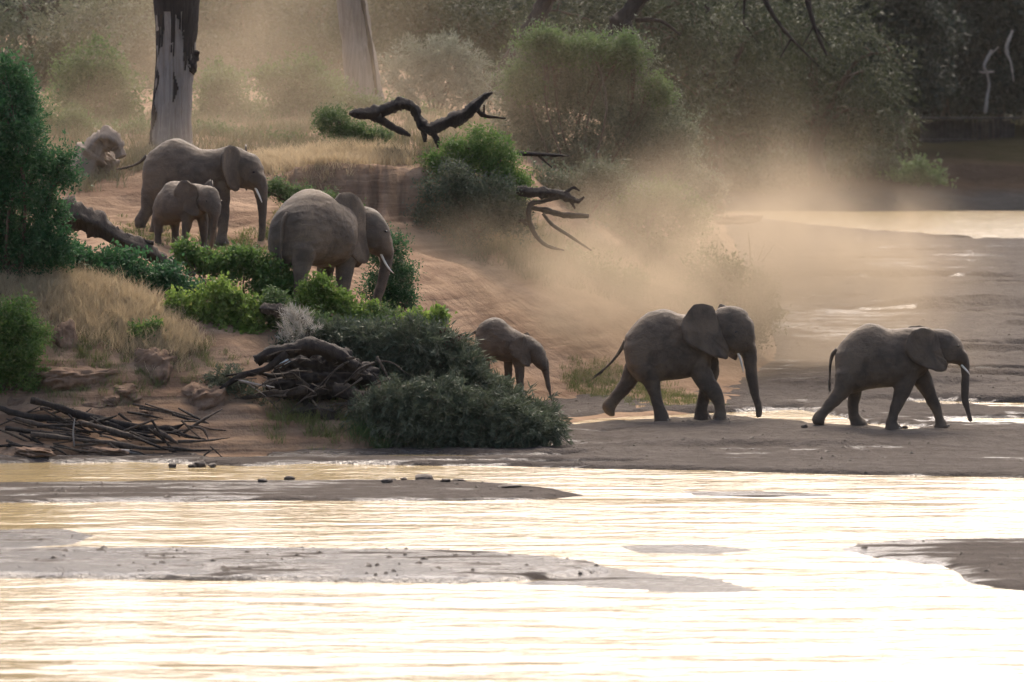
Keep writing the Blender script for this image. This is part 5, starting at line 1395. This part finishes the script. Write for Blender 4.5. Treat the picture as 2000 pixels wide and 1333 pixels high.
bx('roof', hm, -3.0, 3.2, -.35, 1.3, 1.27, 1.36)
bx('floor', hm, -2.8, 3.0, -.3, 1.0, -.3, .06)
for x in (.30, .52, .85, 1.02, 1.15, 1.5, 1.8):
    mb = MB(); mb.add(*tube([(x, -.2, 0), (x + .02, -.2, .6), (x, -.2, 1.27)], [.045, .04, .04], 8, .05, 3)); mb.build('post', M['drift'], hut)
dead('dead_sapling', 'pale forked bare sapling above the low shelter', 'sapling', 266, (1926, 214), [(1924, 222, 6), (1928, 190, 6), (1932, 165, 5), (1927, 142, 6), (1922, 130, 6), (1930, 112, 7), (1937, 98, 4)], [[(1912, 141, 3), (1927, 142, 5), (1942, 140, 3)], [(1930, 112, 3), (1950, 92, 2)]], mat='palewood')
dead('hanging_bough', 'short curved pale bough at the right edge', 'bough', 264, (1967, 88), [(1978, 60, 4), (1967, 88, 7), (1967, 105, 7), (1974, 122, 4), (1980, 160, 2)], mat='palewood')

# ------------------------------------------------------------------ dust and haze
def mat_dust(name, dens, color, nscale, aniso=0.35, lo=0.42, hi=0.68):
    m, nt, out = nodes_of(name); g = NT(nt)
    oc = g.n('ShaderNodeTexCoord').outputs['Object']
    ln = g.n('ShaderNodeVectorMath', operation='LENGTH'); g.l(oc, ln.inputs[0])
    r = g.math('SUBTRACT', 1.0, g.math('MULTIPLY', ln.outputs['Value'], ln.outputs['Value']))
    fall = g.math('POWER', g.math('MAXIMUM', r, 0.0), 2.4)
    nz = g.noise(g.mapping(oc, (nscale, nscale, nscale * .7)), 1.0, 3, 0.55, 0.4)
    nz = g.ramp(nz, [(lo, 0.12), (hi, 1.0)])
    dd = g.math('MULTIPLY', g.math('MULTIPLY', fall, nz), dens)
    v = g.n('ShaderNodeVolumePrincipled')
    v.inputs['Color'].default_value = (*color, 1)
    v.inputs['Anisotropy'].default_value = aniso
    g.l(dd, v.inputs['Density'])
    g.l(v.outputs[0], out.inputs['Volume'])
    m.cycles.volume_sampling = 'MULTIPLE_IMPORTANCE'
    return m
def dust(label, px, py, d, rx, ry, rz, dens, nscale=2.2, color=(.62, .495, .35)):
    bm = bmesh.new(); bmesh.ops.create_icosphere(bm, subdivisions=3, radius=1.0)
    me = bpy.data.meshes.new('dust_cloud'); bm.to_mesh(me); bm.free()
    o = link_mesh('dust_cloud', me, mat_dust('dust', dens, color, nscale))
    o.location = at(px, py, d); o.scale = (rx, ry, rz)
    return tag(o, label, None, None, 'stuff')
dust('tan dust hanging behind the walking elephant', 1460, 590, 114.5, 7.6, 8.5, 5.2, .52, 3.0)
dust('tan dust rolling down the bare slope', 1060, 640, 109.5, 7.0, 6.2, 3.6, .52, 3.0)
dust('brown dust around the foot of the pale dead trunk', 420, 240, 122, 11, 6, 4.6, .10, 2.6)
dust('thin dust drifting up in front of the far olive trees', 1470, 350, 140, 7.0, 13, 4.4, .016, 2.0)
dust('dust cloud filling the gap behind the pale dead trunk', 470, 50, 140, 8.5, 10, 6.4, .055, 2.4)
dust('low dust around the tusked female and the calf', 290, 350, 113, 6.0, 5, 2.6, .08, 2.4)
dust('faint dust veil over the bushes of the plateau', 900, 230, 126, 13, 6, 5.0, .024, 1.8)
bm = bmesh.new()
bmesh.ops.create_cube(bm, size=1.0)
for v in bm.verts: v.co = Vector((v.co.x * 1000, 0 + v.co.y * 1000 + 170, v.co.z * 46 + 18))
me = bpy.data.meshes.new('haze'); bm.to_mesh(me); bm.free()
m, nt, out = nodes_of('haze'); g = NT(nt)
v = g.n('ShaderNodeVolumePrincipled'); v.inputs['Color'].default_value = (.92, .86, .76, 1); v.inputs['Density'].default_value = .00005; v.inputs['Anisotropy'].default_value = .3
g.l(v.outputs[0], out.inputs['Volume'])
haze = tag(link_mesh('haze', me, m), 'thin warm haze over the river and woodland', None, None, 'stuff')
